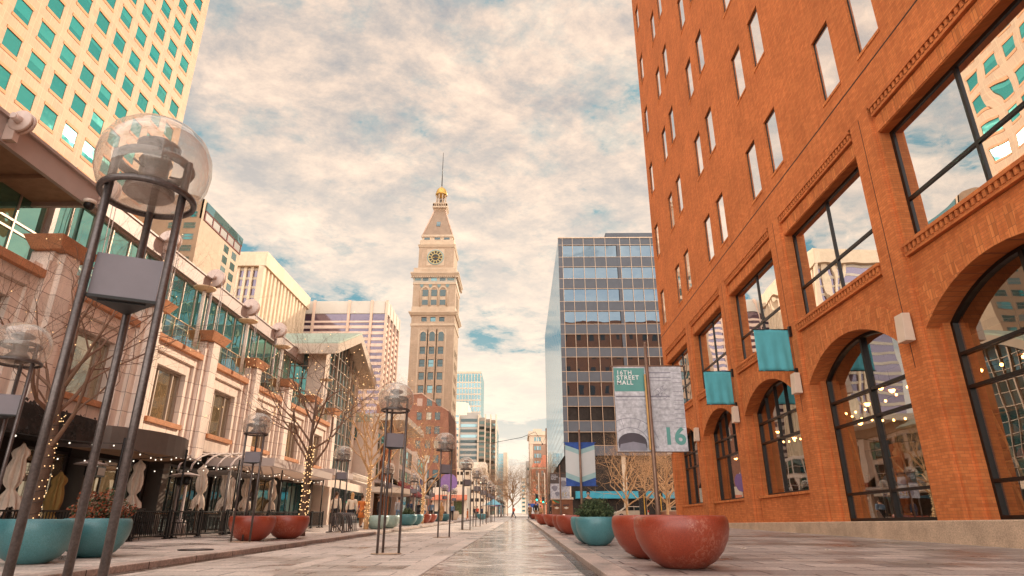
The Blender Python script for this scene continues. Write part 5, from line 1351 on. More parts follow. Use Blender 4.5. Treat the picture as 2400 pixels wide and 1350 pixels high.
dt = [(-1.6, 165, 9.5, 'pale bare tree standing past the crossing in the centre', 31), (-7.0, 150, 9, 'bare tree far down the left side', 32), (-8.5, 180, 10, 'rusty bare tree far down the left side, farther one', 33), (5.6, 150, 10, 'rusty bare tree on the right beyond the crossing', 34), (6.6, 180, 11, 'rusty bare tree on the right, farther one', 35), (4.2, 210, 12, 'distant bare tree at the end of the right row', 36), (-4, 230, 11, 'distant bare tree at the end of the left row', 37)]
for x, y, h, lab, sd_ in dt: tree(x, y, h, .16, 2.4, lab, 'twig_sunlit' if sd_ in (31,) else 'far_foliage', 6, sd_, 'bare trees down the street', limbs=12, spread=.6, llen=.5, fat=2.2)

# ------------------------------------------------------------------ terrace railings
def railing(y0, y1, x, label):
    t = thing('terrace_railing', label, 'railing', (x, (y0+y1)/2, gz((y0+y1)/2)), 'black metal terrace railings')
    zt = lambda y: gz(y)+.80; zb = lambda y: gz(y)+.10
    for yy in (y0+.04, y1-.04): b = MB(); b.box(x-.035, x+.035, yy-.035, yy+.035, gz(yy)-.02, gz(yy)+.86); b.box(x-.08, x+.08, yy-.06, yy+.06, gz(yy)-.02, gz(yy)+.03); b.build('post', 'black_metal', t)
    b = MB()
    for q in (.80, .10): b.hexa([(x-.02, y0, gz(y0)+q-.02), (x+.02, y0, gz(y0)+q-.02), (x+.02, y1, gz(y1)+q-.02), (x-.02, y1, gz(y1)+q-.02), (x-.02, y0, gz(y0)+q+.02), (x+.02, y0, gz(y0)+q+.02), (x+.02, y1, gz(y1)+q+.02), (x-.02, y1, gz(y1)+q+.02)])
    b.build('rail', 'black_metal', t)
    b = MB(); n = int((y1-y0)/.105)
    for k in range(1, n): yy = y0+(y1-y0)*k/n; b.box(x-.009, x+.009, yy-.009, yy+.009, zb(yy), zt(yy))
    b.build('pickets', 'black_metal', t)
ys = [8.6+2.05*k for k in range(16)]
lab = ['at the left edge behind the first teal planter', 'behind the second teal planter', 'right of the teal planters', 'left of the two red planters, third panel before them', 'second panel before the red planters', 'just left of the red planters', 'behind the left red planter', 'behind the right red planter', 'behind the first lit tree', 'right of the first lit tree', 'two panels beyond the first lit tree', 'left of the bicycle rack', 'behind the bicycle rack', 'behind the walking couple', 'beyond the walking couple', 'last panel of the terrace fence']
for k in range(16):
    if k == 14: continue
    railing(ys[k], ys[k]+2.0, -11.0+.0*k, 'black picket terrace railing '+lab[k])
# folded parasols
def parasol(x, y, h, m, label, seed):
    rnd = random.Random(seed); z = gz(y); t = thing('folded_parasol', label, 'parasol', (x, y, z), 'closed parasols on the terrace')
    b = MB(); b.tube([(x, y, z), (x, y, z+h+.08)], .022, 8); b.build('pole', 'trunk_dark', t)
    b = MB(); b.lathe([(.24, z), (.24, z+.05), (.05, z+.08)], (x, y, 0), 16); b.build('foot', 'black_metal', t)
    b = MB(); seg = 48; n = len(b.v); prof = [(.02, h+.04), (.05, h-.03), (.13, h-.12), (.15, h-.2), (.11, h-.32), (.15, h-.5), (.17, h-.7), (.14, h-.9), (.075, h-1.0), (.08, h-1.04), (.15, h-1.16), (.20, h-1.32), (.21, h-1.5)]
    ph = rnd.uniform(0, 6)
    for r_, q in prof:
        for j in range(seg): a = 2*PI*j/seg; rr = r_*(.55+.75*abs(math.sin(3.5*a+ph+q*.9))**.8+.08*math.sin(11*a+q*4)); b.v.append((x+rr*math.cos(a)+.02*math.sin(q*4+ph), y+rr*math.sin(a), z+q+(.12*math.sin(5*a+ph)+.05*math.sin(11*a) if q < h-1.3 else 0)))
    for i in range(len(prof)-1):
        for j in range(seg): b.f.append((n+i*seg+j, n+i*seg+(j+1) % seg, n+(i+1)*seg+(j+1) % seg, n+(i+1)*seg+j)); b.m.append(0); b.sm.append(True)
    b.build('canopy', m, t)
for i, (x, y, h, m, l) in enumerate([(-12.0, 15.4, 2.3, 'canvas_cream', 'tall cream closed parasol at the far left under the dark awning'), (-12.2, 17.2, 1.75, 'canvas_ochre', 'small ochre closed parasol beside the patio heater'), (-11.9, 20.2, 2.3, 'canvas_cream', 'cream closed parasol seen between the big lamp posts'),
        (-12.0, 24.6, 2.45, 'canvas_cream', 'first of the cream closed parasols by the trellis, left end'), (-12.1, 26.9, 2.4, 'canvas_cream', 'cream closed parasol under the trellis arches'), (-11.7, 26.6, 2.1, 'canvas_cream', 'slimmer cream parasol leaning against its neighbour under the trellis'), (-12.0, 28.8, 2.4, 'canvas_cream', 'cream closed parasol behind the second left lamp'), (-11.8, 31.3, 2.3, 'canvas_cream', 'cream closed parasol right of the second left lamp, above the red planter')]): parasol(x, y, h, m, l, i)
def heater(x, y, label):
    z = gz(y); t = thing('patio_heater', label, 'patio heater', (x, y, z), 'steel patio heaters')
    b = MB(); b.lathe([(.24, z), (.22, z+.5), (.06, z+.55), (.045, z+1.7)], (x, y, 0), 16); b.build('stand', 'fascia_metal', t)
    b = MB(); b.lathe([(.08, z+1.7), (.13, z+1.75), (.13, z+1.98), (.06, z+2.0)], (x, y, 0), 14); b.build('burner', 'black_metal', t)
    b = MB(); b.lathe([(.42, z+2.02), (.35, z+2.06), (.1, z+2.12), (.001, z+2.13)], (x, y, 0), 24); b.build('reflector', 'fascia_metal', t)
heater(-11.9, 17.9, 'steel patio heater in front of the dark restaurant'); heater(-11.9, 23.3, 'steel patio heater left of the cream parasols'); heater(-12.4, 23.8, 'steel patio heater nearer the wall beside the first one')
# terrace furniture glimpsed behind the fence
def chair(x, y, a, label):
    z = gz(y); t = thing('terrace_chair', label, 'chair', (x, y, z), 'dark terrace chairs', rz=0)
    b = MB(); b.box(x-.2, x+.2, y-.2, y+.2, z+.43, z+.46); b.build('seat', 'black_metal', t)
    for sx in (-1, 1):
        for sy in (-1, 1): b = MB(); b.tube([(x+sx*.18, y+sy*.18, z), (x+sx*.17, y+sy*.17, z+.43)], .012, 5); b.build('leg', 'black_metal', t)
    b = MB()
    for q in (.6, .72, .84): b.box(x+.17*a, x+.20*a, y-.19, y+.19, z+q, z+q+.05)
    for sy in (-1, 1): b.box(x+.17*a, x+.20*a, y+sy*.19-.012, y+sy*.19+.012, z+.46, z+.9)
    b.build('backrest', 'black_metal', t)
def table(x, y, label):
    z = gz(y); t = thing('terrace_table', label, 'table', (x, y, z), 'round terrace tables')
    b = MB(); b.lathe([(.36, z+.72), (.36, z+.75), (.001, z+.75)], (x, y, 0), 20); b.build('tabletop', 'ember_wood', t)
    b = MB(); b.lathe([(.22, z), (.2, z+.03), (.03, z+.06), (.03, z+.72)], (x, y, 0), 12); b.build('pedestal', 'black_metal', t)
for k, (x, y) in enumerate([(-11.9, 19.4), (-12.0, 22.4), (-12.1, 25.8), (-12.0, 30.2), (-12.1, 33.5)]):
    w = ['left of the red planters', 'under the curved awning end', 'under the trellis', 'behind the red planters', 'behind the lit tree'][k]
    table(x, y, 'round terrace table '+w); chair(x+.55, y+.1, 1, 'dark chair on the street side of the table '+w); chair(x-.5, y-.2, -1, 'dark chair on the wall side of the table '+w)
# festoon lights across the terrace
def festoon(p0, p1, sag, n, label):
    p0, p1 = Vector(p0), Vector(p1); t = thing('festoon_lights', label, 'string lights', tuple(p0), 'white festoon bulbs over the terrace')
    pts = [p0.lerp(p1, k/16)-Vector((0, 0, sag*4*(k/16)*(1-k/16))) for k in range(17)]
    b = MB(); b.tube(pts, .009, 4); b.build('cable', 'black_metal', t)
    bulbset([p0.lerp(p1, (k+.5)/n)-Vector((0, 0, sag*4*((k+.5)/n)*(1-(k+.5)/n)+.06)) for k in range(n)], t, m='bulb_white', r=.022)
def tpole(x, y, h, label):
    z = gz(y); t = thing('festoon_pole', label, 'pole', (x, y, z), 'black poles carrying the festoon lights')
    b = MB(); b.tube([(x, y, z), (x, y, z+h)], .035, 8); b.build('pole', 'black_metal', t)
    b = MB(); b.box(x-.12, x+.12, y-.12, y+.12, z, z+.04); b.build('foot', 'black_metal', t)
for k, (x, y) in enumerate([(-11.1, 17.9), (-11.1, 21.4), (-11.1, 25.6), (-11.1, 30.4), (-11.1, 37)]): tpole(x, y, 2.75, 'black festoon pole '+['beside the nearest lamp posts', 'in front of the curved awning', 'left of the trellis', 'behind the second left lamp', 'near the walking couple'][k])
for k, (a, c, n, l) in enumerate([((-11.1, 10, 2.9), (-11.1, 17.9, 2.95), 9, 'running left from the first pole'), ((-11.1, 17.9, 2.95), (-11.1, 21.4, 3.0), 6, 'between the first and second poles'), ((-13.1, 15.5, 2.6), (-11.1, 21.4, 3.0), 8, 'from the dark awning to the second pole'), ((-13.1, 19.5, 2.6), (-11.1, 25.6, 3.05), 9, 'from the curved awning to the third pole'), ((-11.1, 21.4, 3.0), (-11.1, 25.6, 3.05), 7, 'between the second and third poles'), ((-11.1, 25.6, 3.05), (-11.1, 30.4, 3.1), 8, 'between the third and fourth poles'), ((-13.0, 26, 2.8), (-11.1, 30.4, 3.1), 7, 'from the trellis to the fourth pole'), ((-11.1, 30.4, 3.1), (-11.1, 37, 3.2), 10, 'between the fourth and fifth poles')]): festoon(a, c, .22, n, 'string of white festoon bulbs '+l)
t = thing('menu_board', 'framed menu board with two white sheets on the left wall', 'sign', (-12.6, 14.6, 1.0)); b = MB(); b.box(-12.62, -12.58, 13.9, 15.2, 1.25, 2.1); b.build('frame', 'black_metal', t); b = MB(); b.box(-12.579, -12.575, 13.98, 14.5, 1.35, 2.0); b.box(-12.579, -12.575, 14.6, 15.12, 1.35, 2.0); b.build('sheet', 'white_paint', t); b = MB(); b.box(-12.64, -12.6, 14.5, 14.6, .3, 1.25); b.build('post', 'black_metal', t)
t = thing('chalk_board', 'tall black chalkboard sign behind the railing by the second left lamp', 'sign', (-12.2, 29.6, .6)); b = MB(); b.box(-12.22, -12.18, 29.3, 29.95, .6, 2.2); b.build('board', 'sign_dark', t); b = MB()
for k in range(5): b.box(-12.179, -12.176, 29.42+.05*(k % 2), 29.82-.06*(k % 3), 1.95-k*.22, 2.0-k*.22)
b.build('chalk_lines', 'chalk', t)
t = thing('wall_speaker', 'small black speaker on the restaurant wall under the curved awning', 'speaker', (-14.6, 22.2, 2.6)); b = MB(); b.box(-14.65, -14.4, 22.0, 22.5, 2.35, 2.7); b.build('housing', 'black_metal', t); b = MB(); b.box(-14.399, -14.38, 22.05, 22.45, 2.4, 2.65); b.build('grille', 'panel_brown', t)
# bicycle rack
t = thing('bicycle_rack', 'looped steel bicycle rack on the left kerb before the walking couple', 'bicycle rack', (-7.2, 27.4, gz(27.4)))
z = gz(27.4)
for k in range(7):
    y = 26.6+k*.32; x0 = -7.55; b = MB(); zz = gz(y)
    b.tube([(x0-.0, y, zz+.05), (x0-.02, y, zz+.55), (x0+.1, y, zz+.72), (x0+.38, y, zz+.75), (x0+.52, y, zz+.66), (x0+.56, y, zz+.45), (x0+.60, y, zz+.05)], .024, 8); b.build('loop', 'steel_brown', t)
for dx in (0, .60): b = MB(); b.tube([(-7.55+dx, 26.2, gz(26.2)+.05), (-7.55+dx, 28.9, gz(28.9)+.05)], .026, 8); b.build('ground_rail', 'steel_brown', t)
b = MB(); b.tube([(-6.95, 26.3, z+.05), (-6.95, 25.9, z+.12), (-7.05, 25.75, z+.3), (-7.2, 26.0, z+.6), (-7.35, 26.5, z+.72)], .026, 8); b.build('end_loop', 'steel_brown', t)
# urn
t = thing('urn_planter', 'tall tan urn planter near the low far shops', 'planter', (-7.4, 76, gz(76))); b = MB(); z = gz(76)
b.lathe([(.25, z), (.3, z+.05), (.5, z+.5), (.55, z+.8), (.42, z+.95), (.48, z+1.0)], (-7.4, 76, 0), 20); b.build('urn', 'far_stone', t); b = MB(); b.lathe([(.46, z+.96), (.001, z+1.0)], (-7.4, 76, 0), 16); b.build('soil', 'soil', t)
t = thing('tall_planter_bed', 'dark rectangular planter with a sparse shrub in the far left row', 'planter', (-8.8, 74, gz(74))); b = MB(); z = gz(74); b.box(-9.5, -8.1, 73.5, 74.5, z, z+.9); b.build('box', 'clock_dark', t); b = MB(); b.ball((-8.8, 74, z+1.0), .3, 9, 6); b.box(-9.4, -8.2, 73.6, 74.4, z+.9, z+.93); b.build('shrub', 'shrub_green', t)
# ------------------------------------------------------------------ banners and poles on the right
def text(s, loc, size, m, parent, name='lettering', bold=.0, th=.002, align='LEFT', space=1.0):
    c = bpy.data.curves.new(name, 'FONT'); c.body = s; c.size = size; c.extrude = th; c.offset = bold; c.align_x = align; c.space_character = space; c.space_line = .85
    tmp = bpy.data.objects.new('tmp', c); col.objects.link(tmp); bpy.context.view_layer.update()
    me = bpy.data.meshes.new_from_object(tmp.evaluated_get(bpy.context.evaluated_depsgraph_get())); bpy.data.objects.remove(tmp); bpy.data.curves.remove(c)
    me.materials.clear(); me.materials.append(MATS[m]); me.name = name
    o = bpy.data.objects.new(name, me); col.objects.link(o); o.parent = parent; o.location = Vector(loc)-wloc(parent); o.rotation_euler = (PI/2, 0, 0); return o
def bpole(x, y, h, label, m='pole_brown', r=.055, group='banner poles on the right pavement'):
    z = gz(y); t = thing('banner_pole', label, 'pole', (x, y, z), group)
    b = MB(); b.tube([(x, y, z), (x, y, z+1), (x, y, z+h)], [r*1.25, r, r*.75], 12); b.build('pole', m, t)
    b = MB(); b.lathe([(r*2.2, z), (r*2.1, z+.12), (r*1.3, z+.18)], (x, y, 0), 16); b.build('base', m, t)
    b = MB(); b.ball((x, y, z+h), r*.9, 8, 5); b.build('finial', m, t); return t
YB = 16.0
pt = bpole(3.33, YB, 4.95, 'tall brown pole carrying the big grey street banner')
b = MB(); b.box(3.235, 3.275, YB-.05, YB+.0, 2.55, 4.45); b.build('striped_sleeve', 'pole_bronze', pt)
t = thing('street_banner', 'big grey banner of a carved stone arch with green lettering panel and large 16', 'banner', (3.33, YB, 4.7), 'street banners on the right pavement')
x0, x1, z0, z1 = 2.47, 4.23, 2.52, 4.68; fy = FY(YB+.085)
b = MB(); n = 16
for i in range(n):
    u0, u1 = x0+(x1-x0)*i/n, x0+(x1-x0)*(i+1)/n; w = lambda u: 0
    b.fbox(fy, u0, u1, z0, z1, -.008, 0)
b.build('cloth', 'banner_stone', t)
b = MB(); b.prism([(x0+.01, 4.03), (x0+.80, 4.03), (x0+.80, 4.64), (x0+.01, 4.64)], fy, 0, .002); b.build('green_panel', 'banner_green', t)
text('16TH\nSTREET\nMALL', (x0+.075, YB+.0815, 4.47), .155, 'banner_white', t, bold=.0022, space=1.18)
text('16', (3.62, YB+.0815, 2.70), .58, 'banner_green', t, bold=.018)
b = MB()
for z, d in ((4.50, .03), (4.38, .02), (4.30, .012), (3.88, .035), (3.80, .015)): b.fbox(fy, (x0+.82 if z > 4 else x0+.02), (x1-.28 if z > 4 else x1-.35), z, z+d, 0, .0015)
for k in range(13): b.fbox(fy, x1-.25, x1-.02, 3.1+k*.115, 3.112+k*.115, 0, .0015)
def arcband(cx, cz, r0, r1, a0, a1, n=20):
    for k in range(n):
        s, e = a0+(a1-a0)*k/n, a0+(a1-a0)*(k+1)/n; b.prism([(cx+r*math.cos(q), cz+r*math.sin(q)) for r, q in ((r0, s), (r0, e), (r1, e), (r1, s))], fy, 0, .0017)
arcband(x0+.33, 2.62, .72, .735, .25, 2.05); arcband(x0+.33, 2.62, .48, .495, .3, 2.2)
for a in (.45, .8, 1.15, 1.5, 1.85): b.prism([(x0+.33+.5*math.cos(a), 2.62+.5*math.sin(a)), (x0+.33+.5*math.cos(a+.02), 2.62+.5*math.sin(a+.02)), (x0+.33+.72*math.cos(a+.015), 2.62+.72*math.sin(a+.015)), (x0+.33+.72*math.cos(a), 2.62+.72*math.sin(a))], fy, 0, .0016)
for (u, z, w) in ((x0+.95, 3.6, .5), (x0+1.1, 3.42, .4), (x0+.9, 3.25, .55), (x0+.25, 3.62, .5), (x0+1.05, 3.12, .3), (x0+.12, 3.45, .3)): b.fbox(fy, u, u+w, z, z+.008, 0, .0015)
b.build('stone_joint', 'banner_stone_dark', t)
b = MB(); b.prism([(x0+.04, 2.60)]+[(x0+.38+.36*math.cos(a), 2.74+.24*math.sin(a)) for a in [PI*(1-k/12) for k in range(13)]]+[(x0+.74, 2.60)], fy, .0, .0022); b.build('arch_shadow', 'banner_shadow', t)
b = MB(); b.prism([(x0+.04, 2.54), (x0+.74, 2.54), (x0+.70, 2.70), (x0+.4, 2.76), (x0+.08, 2.70)], fy, .0023, .0035); b.build('step_shape', 'banner_stone_dark', t)
rb = random.Random(4); b = MB()
for k in range(9):
    cx, cz, r_ = x0+1.18+rb.uniform(-.13, .13), 4.02+rb.uniform(-.14, .14), rb.uniform(.03, .07); a0 = rb.uniform(0, 6); arcband(cx, cz, r_, r_+.012, a0, a0+4.2, 10)
for k in range(5): arcband(x0+.80+k*.05, 2.63, .02, .03, 0, 6.2, 8)
b.build('carving', 'banner_stone_dark', t)
b = MB(); b.tube([(x0-.06, YB+.10, z1+.012), (x1+.10, YB+.10, z1+.012)], .022, 8); b.ball((x1+.1, YB+.10, z1+.012), .034, 8, 5); b.tube([(x0-.02, YB+.10, z0-.01), (x1+.08, YB+.10, z0-.01)], .014, 8); b.build('arm', 'pole_brown', t)

YU = 25.4
bpole(2.40, YU, 3.85, 'pole with the blue and white chevron banner', 'pole_brown', .05)
t = thing('chevron_banner', 'pale banner with blue chevron ends on the second pole', 'banner', (2.4, YU, 3.8), 'street banners on the right pavement')
x0, x1, z0, z1 = 1.83, 2.99, 2.24, 3.86; xm = 2.38; fy = FY(YU+.075)
b = MB(); b.fbox(fy, x0, x1, z0, z1, -.006, 0); b.build('cloth', 'banner_pale', t)
b = MB()
b.prism([(x0, z1), (x0, z1-.08), (xm, z1-.27), (x1, z1-.08), (x1, z1)], fy, 0, .003); b.prism([(x0, z0), (x1, z0), (x1, z0+.30), (xm, z0+.10), (x0, z0+.30)], fy, 0, .003)
b.build('blue_chevron', 'banner_blue', t)
b = MB()
b.prism([(x0, z1-.08), (x0, z1-.26), (xm, z1-.45), (x1, z1-.26), (x1, z1-.08), (xm, z1-.27)], fy, 0, .002); b.prism([(x0, z0+.30), (xm, z0+.10), (x1, z0+.30), (x1, z0+.50), (xm, z0+.30), (x0, z0+.50)], fy, 0, .002)
b.build('aqua_chevron', 'banner_aqua', t)
b = MB(); b.tube([(x0-.05, YU+.08, z1+.01), (x1+.06, YU+.08, z1+.01)], .016, 6); b.tube([(x0-.05, YU+.08, z0-.01), (x1+.06, YU+.08, z0-.01)], .016, 6); b.build('arm', 'banner_blue', t)

YW = 37.0
bpole(2.32, YW, 3.3, 'pole with the small brown and grey photo banner', 'pole_brown', .045)
t = thing('photo_banner', 'small brown topped banner with grey photo pattern and a gold 16', 'banner', (2.3, YW, 3.5), 'street banners on the right pavement')
x0, x1, z0, z1 = 1.76, 2.85, 2.2, 3.56; fy = FY(YW+.065)
b = MB(); b.fbox(fy, x0, x1, z0, z1, -.006, 0); b.build('cloth', 'banner_stone', t)
b = MB(); b.prism([(x0, 3.0), (x0+.5, 3.0), (x0+.5, z1), (x0, z1)], fy, 0, .002); b.prism([(x0+.5, 3.35), (x1, 3.3), (x1, z1), (x0+.5, z1)], fy, 0, .002); b.build('brown_panel', 'banner_brown', t)
text('16TH\nSTREET\nMALL', (x0+.05, YW+.0615, 3.42), .12, 'banner_stone', t, bold=.002)
text('16', (x0+.62, YW+.0615, 2.30), .34, 'banner_gold', t, bold=.008)
b = MB()
for cx, cz, r_ in ((x0+.25, 2.75, .16), (x0+.75, 3.0, .17), (x0+.38, 2.45, .12)): b.prism([(cx+r_*math.cos(a)*(1+.2*math.sin(3*a)), cz+r_*math.sin(a)) for a in [2*PI*k/14 for k in range(14)]], fy, 0, .0018)
b.build('photo_shapes', 'banner_stone_dark', t)
b = MB(); b.tube([(x0-.05, YW+.07, z1+.01), (x1+.05, YW+.07, z1+.01)], .016, 6); b.build('arm', 'pole_brown', t)
bpole(1.98, 46.2, 6.5, 'tall thin brown pole by the farthest red planter, holding the overhead wire', 'pole_brown', .07)
t = thing('overhead_wire', 'thin dark wire sagging across the street between the tall pole and the left side', 'wire', (0, 46, 6))
b = MB(); b.tube([(-6.2, 46.3, 5.9), (-4.2, 46.3, 6.45), (-2.0, 46.3, 6.35), (.2, 46.3, 6.75), (1.2, 46.3, 7.15), (1.7, 46.3, 6.3), (2.0, 46.2, 6.9)], .018, 5); b.build('cable', 'black_metal', t); b = MB(); b.ball((1.7, 46.3, 6.28), .06, 6, 4); b.build('connector', 'black_metal', t)
# painted utility box
t = thing('painted_utility_box', 'brown utility box painted with an abstract face and green brush stroke', 'utility box', (2.75, 42.5, gz(42.5)))
z = gz(42.5); b = MB(); b.box(2.1, 3.4, 42.0, 43, z, z+1.55); b.box(2.05, 3.45, 41.95, 43.05, z+1.55, z+1.68, 1); b.build('cabinet', ['mural_brown', 'box_white'], t, bevel=.02)
b = MB(); fy = FY(42.0)
for cx, s in ((2.38, 1), (2.98, -1)): b.prism([(cx-.17, z+1.05), (cx, z+.98), (cx+.17, z+1.05), (cx, z+1.13)], fy, 0, .004)
b.build('white_marks', 'mural_white', t)
b = MB()
for cx in (2.38, 2.98): b.prism([(cx-.22, z+1.17), (cx+.2, z+1.20), (cx+.18, z+1.26), (cx-.2, z+1.24)], fy, 0, .004)
b.prism([(2.62, z+.9), (2.7, z+.9), (2.72, z+.6), (2.6, z+.6)], fy, 0, .004); b.prism([(2.4, z+.38), (2.95, z+.38), (2.85, z+.45), (2.5, z+.45)], fy, 0, .004); b.build('dark_marks', 'sign_dark', t)
b = MB(); b.prism([(2.12, z+1.5), (2.5, z+1.32), (2.55, z+1.4), (2.2, z+1.54)], fy, 0, .005); b.build('green_stroke', 'mural_green', t); b = MB(); b.prism([(2.11, z+1.36), (2.3, z+1.3), (2.2, z+1.48), (2.11, z+1.5)], fy, 0, .005); b.build('orange_stroke', 'mural_orange', t)

# car, kiosks, low walls on the plaza
def car(x, y, label):
    z = gz(y, WALK); t = thing('parked_car', label, 'car', (x, y, z))
    fy = FY(y-.9); prof = [(x-2.3, z+.35), (x-2.32, z+.75), (x-2.2, z+.98), (x-1.55, z+1.08), (x-.85, z+1.55), (x-.4, z+1.64), (x+1.3, z+1.62), (x+2.05, z+1.15), (x+2.3, z+1.05), (x+2.34, z+.5), (x+2.25, z+.33)]
    b = MB(); b.prism(prof, fy, -1.8, 0); b.build('body', 'car_paint', t, bevel=.07)
    b = MB(); b.prism([(x-1.35, z+1.08), (x-.8, z+1.48), (x-.42, z+1.54), (x+.25, z+1.54), (x+.25, z+1.08)], fy, .002, .012); b.prism([(x+.33, z+1.08), (x+.33, z+1.54), (x+1.25, z+1.52), (x+1.8, z+1.12)], fy, .002, .012); b.build('side_window', 'car_glass', t)
    for dx in (-1.5, 1.5):
        b = MB(); b.lathe([(.34, 0), (.34, -.22), (.2, -.23)], (x+dx, y-.72, z+.34), 20, 0, True, 'y'); w = b.build('wheel', 'tyre', t); b = MB(); b.lathe([(.2, -.225), (.18, -.24), (.001, -.24)], (x+dx, y-.72, z+.34), 14, 0, True, 'y'); b.build('rim', 'fascia_metal', w)
    b = MB(); b.box(x-2.34, x-2.1, y-.92, y-.6, z+.75, z+.92); b.build('headlight', 'headlight_m', t); b = MB(); b.box(x+2.15, x+2.36, y-.92, y-.65, z+.85, z+1.1); b.build('tail_light', 'tail_red', t)
    b = MB(); b.box(x-.3, x-.12, y-.915, y-.9, z+.85, z+.88); b.build('door_handle', 'fascia_metal', t)
car(15.6, 93, 'cream coloured SUV parked beyond the plaza'); car(22.6, 96, 'second light car partly hidden by the brick corner')
for x, y, l in ((16.4, 88, 'tall black kiosk with yellow edge, left one'), (18.6, 88, 'tall black kiosk with yellow edge, right one')):
    z = gz(y); t = thing('info_kiosk', l, 'kiosk', (x, y, z), 'black kiosks on the plaza')
    b = MB(); b.box(x-.45, x+.45, y-.3, y+.3, z, z+3.5); b.build('case', 'traffic_black', t, bevel=.04); b = MB(); b.box(x+.10, x+.2, y-.32, y-.301, z+.5, z+3.2); b.build('yellow_strip', 'kiosk_yellow', t)
for x0, x1, l in ((18.5, 21.2, 'low brick planter wall left of the banner pole'), (21.6, 26, 'low brick planter wall by the brick corner')):
    y = 84; z = gz(y); t = thing('low_brick_wall', l, 'wall', ((x0+x1)/2, y, z), 'low brick planter walls')
    b = MB(); b.box(x0, x1, y, y+3, z-.1, z+.95); b.build('wall', 'dark_brick', t); b = MB(); b.box(x0-.05, x1+.05, y-.05, y+3.05, z+.95, z+1.1); b.build('coping', 'concrete_base', t)
t = thing('street_sign', 'small white street sign on a post by the plaza walls', 'sign', (19.8, 90, gz(90))); b = MB(); b.tube([(22.3, 90, 1.5), (22.3, 90, 4.1)], .05, 6); b.build('post', 'fascia_metal', t); b = MB(); b.box(21.9, 22.7, 89.9, 89.94, 3.4, 4.1); b.build('plate', 'white_paint', t)
# traffic lights at the crossing
def tlight(x, y, h, label, face=0):
    z = gz(y); t = thing('traffic_light', label, 'traffic light', (x, y, z), 'traffic lights at the crossing')
    b = MB(); b.tube([(x, y, z), (x, y, z+h)], .09, 8); b.build('pole', 'far_stone', t)
    b = MB(); b.box(x-.5, x-.14, y-.25, y, z+2.4, z+3.4); hh = b.build('signal_head', 'traffic_black', t)
    for k, m in ((0, 'green_light'), (1, 'sign_dark'), (2, 'sign_dark')): b = MB(); b.lathe([(.12, 0), (.001, -.03)], (x-.32, y-.252, z+2.57+k*.32), 12, 0, True, 'y'); b.build('lens', m, hh)
    b = MB(); b.box(x+.1, x+.45, y-.22, y, z+2.2, z+2.55); pb = b.build('walk_signal', 'traffic_black', t); b = MB(); b.lathe([(.11, 0), (.001, -.02)], (x+.27, y-.222, z+2.37), 10, 0, True, 'y'); b.build('lens', 'red_light', pb)
tlight(2.9, 97, 6.4, 'tall traffic light pole with green signal at the crossing, right pavement'); tlight(4.6, 117.5, 7.6, 'traffic light pole on the far side of the crossing'); tlight(5.9, 78, 4.2, 'traffic light pole behind the person in the black hoodie')
t = thing('transit_shelter', 'small glass shelter with blue chevron panel beyond the crossing on the right', 'shelter', (2.9, 118, 2)); b = MB(); b.box(1.6, 3.4, 118, 118.1, 2.2, 4.4); b.build('panel', 'banner_pale', t); b = MB(); b.prism([(1.6, 4.4), (3.4, 4.4), (3.4, 4.1), (2.5, 3.7), (1.6, 4.1)], FY(118), 0, .02); b.build('chevron', 'banner_blue', t); b = MB(); b.tube([(1.6, 118.05, 2), (1.6, 118.05, 4.5)], .05, 6); b.tube([(3.4, 118.05, 2), (3.4, 118.05, 4.5)], .05, 6); b.build('post', 'black_metal', t)
t = thing('round_mural_sign', 'large purple disc sign on a pale post past the stepped brick building', 'sign', (-11.3, 105, 1.8)); b = MB(); b.lathe([(1.4, 0), (1.4, -.15), (.001, -.16)], (-11.3, 105, 7.2), 32, 0, False, 'y'); b.build('disc', 'purple_disc', t); b = MB(); b.tube([(-11.3, 105.2, 1.8), (-11.3, 105.2, 8.8)], .13, 8); b.build('post', 'far_white', t)
b = MB(); b.box(-15.5, -9.4, 118, 128, 1, 7.2); t = thing('corner_shop', 'small cream shop with a green lit window beyond the crossing, left side', 'building', (-12, 120, 1)); b.build('wall', 'far_white', t); b = MB(); b.box(-11.6, -10.0, 117.9, 118, 2.6, 4.8); b.build('window', 'shrub_green_light', t); b = MB(); b.hexa([(-15.6, 116.5, 5.0), (-9.3, 116.5, 5.0), (-9.3, 118, 5.0), (-15.6, 118, 5.0), (-15.6, 116.6, 5.2), (-9.3, 116.6, 5.2), (-9.3, 118, 5.9), (-15.6, 118, 5.9)]); b.build('awning', 'far_red', t)
for k, (x, y, m, w) in enumerate([(-4.8, 124, 'market_blue', 'blue market tent beyond the crossing, left of the street'), (-6.4, 136, 'far_white', 'white market tent beyond the crossing'), (-5.4, 150, 'purple_disc', 'small purple market tent behind the blue one')]):
    z = gz(y); t = thing('market_tent', w, 'tent', (x, y, z), 'market tents beyond the crossing'); b = MB(); b.hexa([(x-1.5, y-1.5, z+2.2), (x+1.5, y-1.5, z+2.2), (x+1.5, y+1.5, z+2.2), (x-1.5, y+1.5, z+2.2), (x-.1, y-.1, z+3.2), (x+.1, y-.1, z+3.2), (x+.1, y+.1, z+3.2), (x-.1, y+.1, z+3.2)]); b.build('roof', m, t)
    for sx in (-1, 1):
        for sy in (-1, 1): b = MB(); b.tube([(x+sx*1.4, y+sy*1.4, z), (x+sx*1.4, y+sy*1.4, z+2.25)], .05, 6); b.build('leg', 'fascia_metal', t)

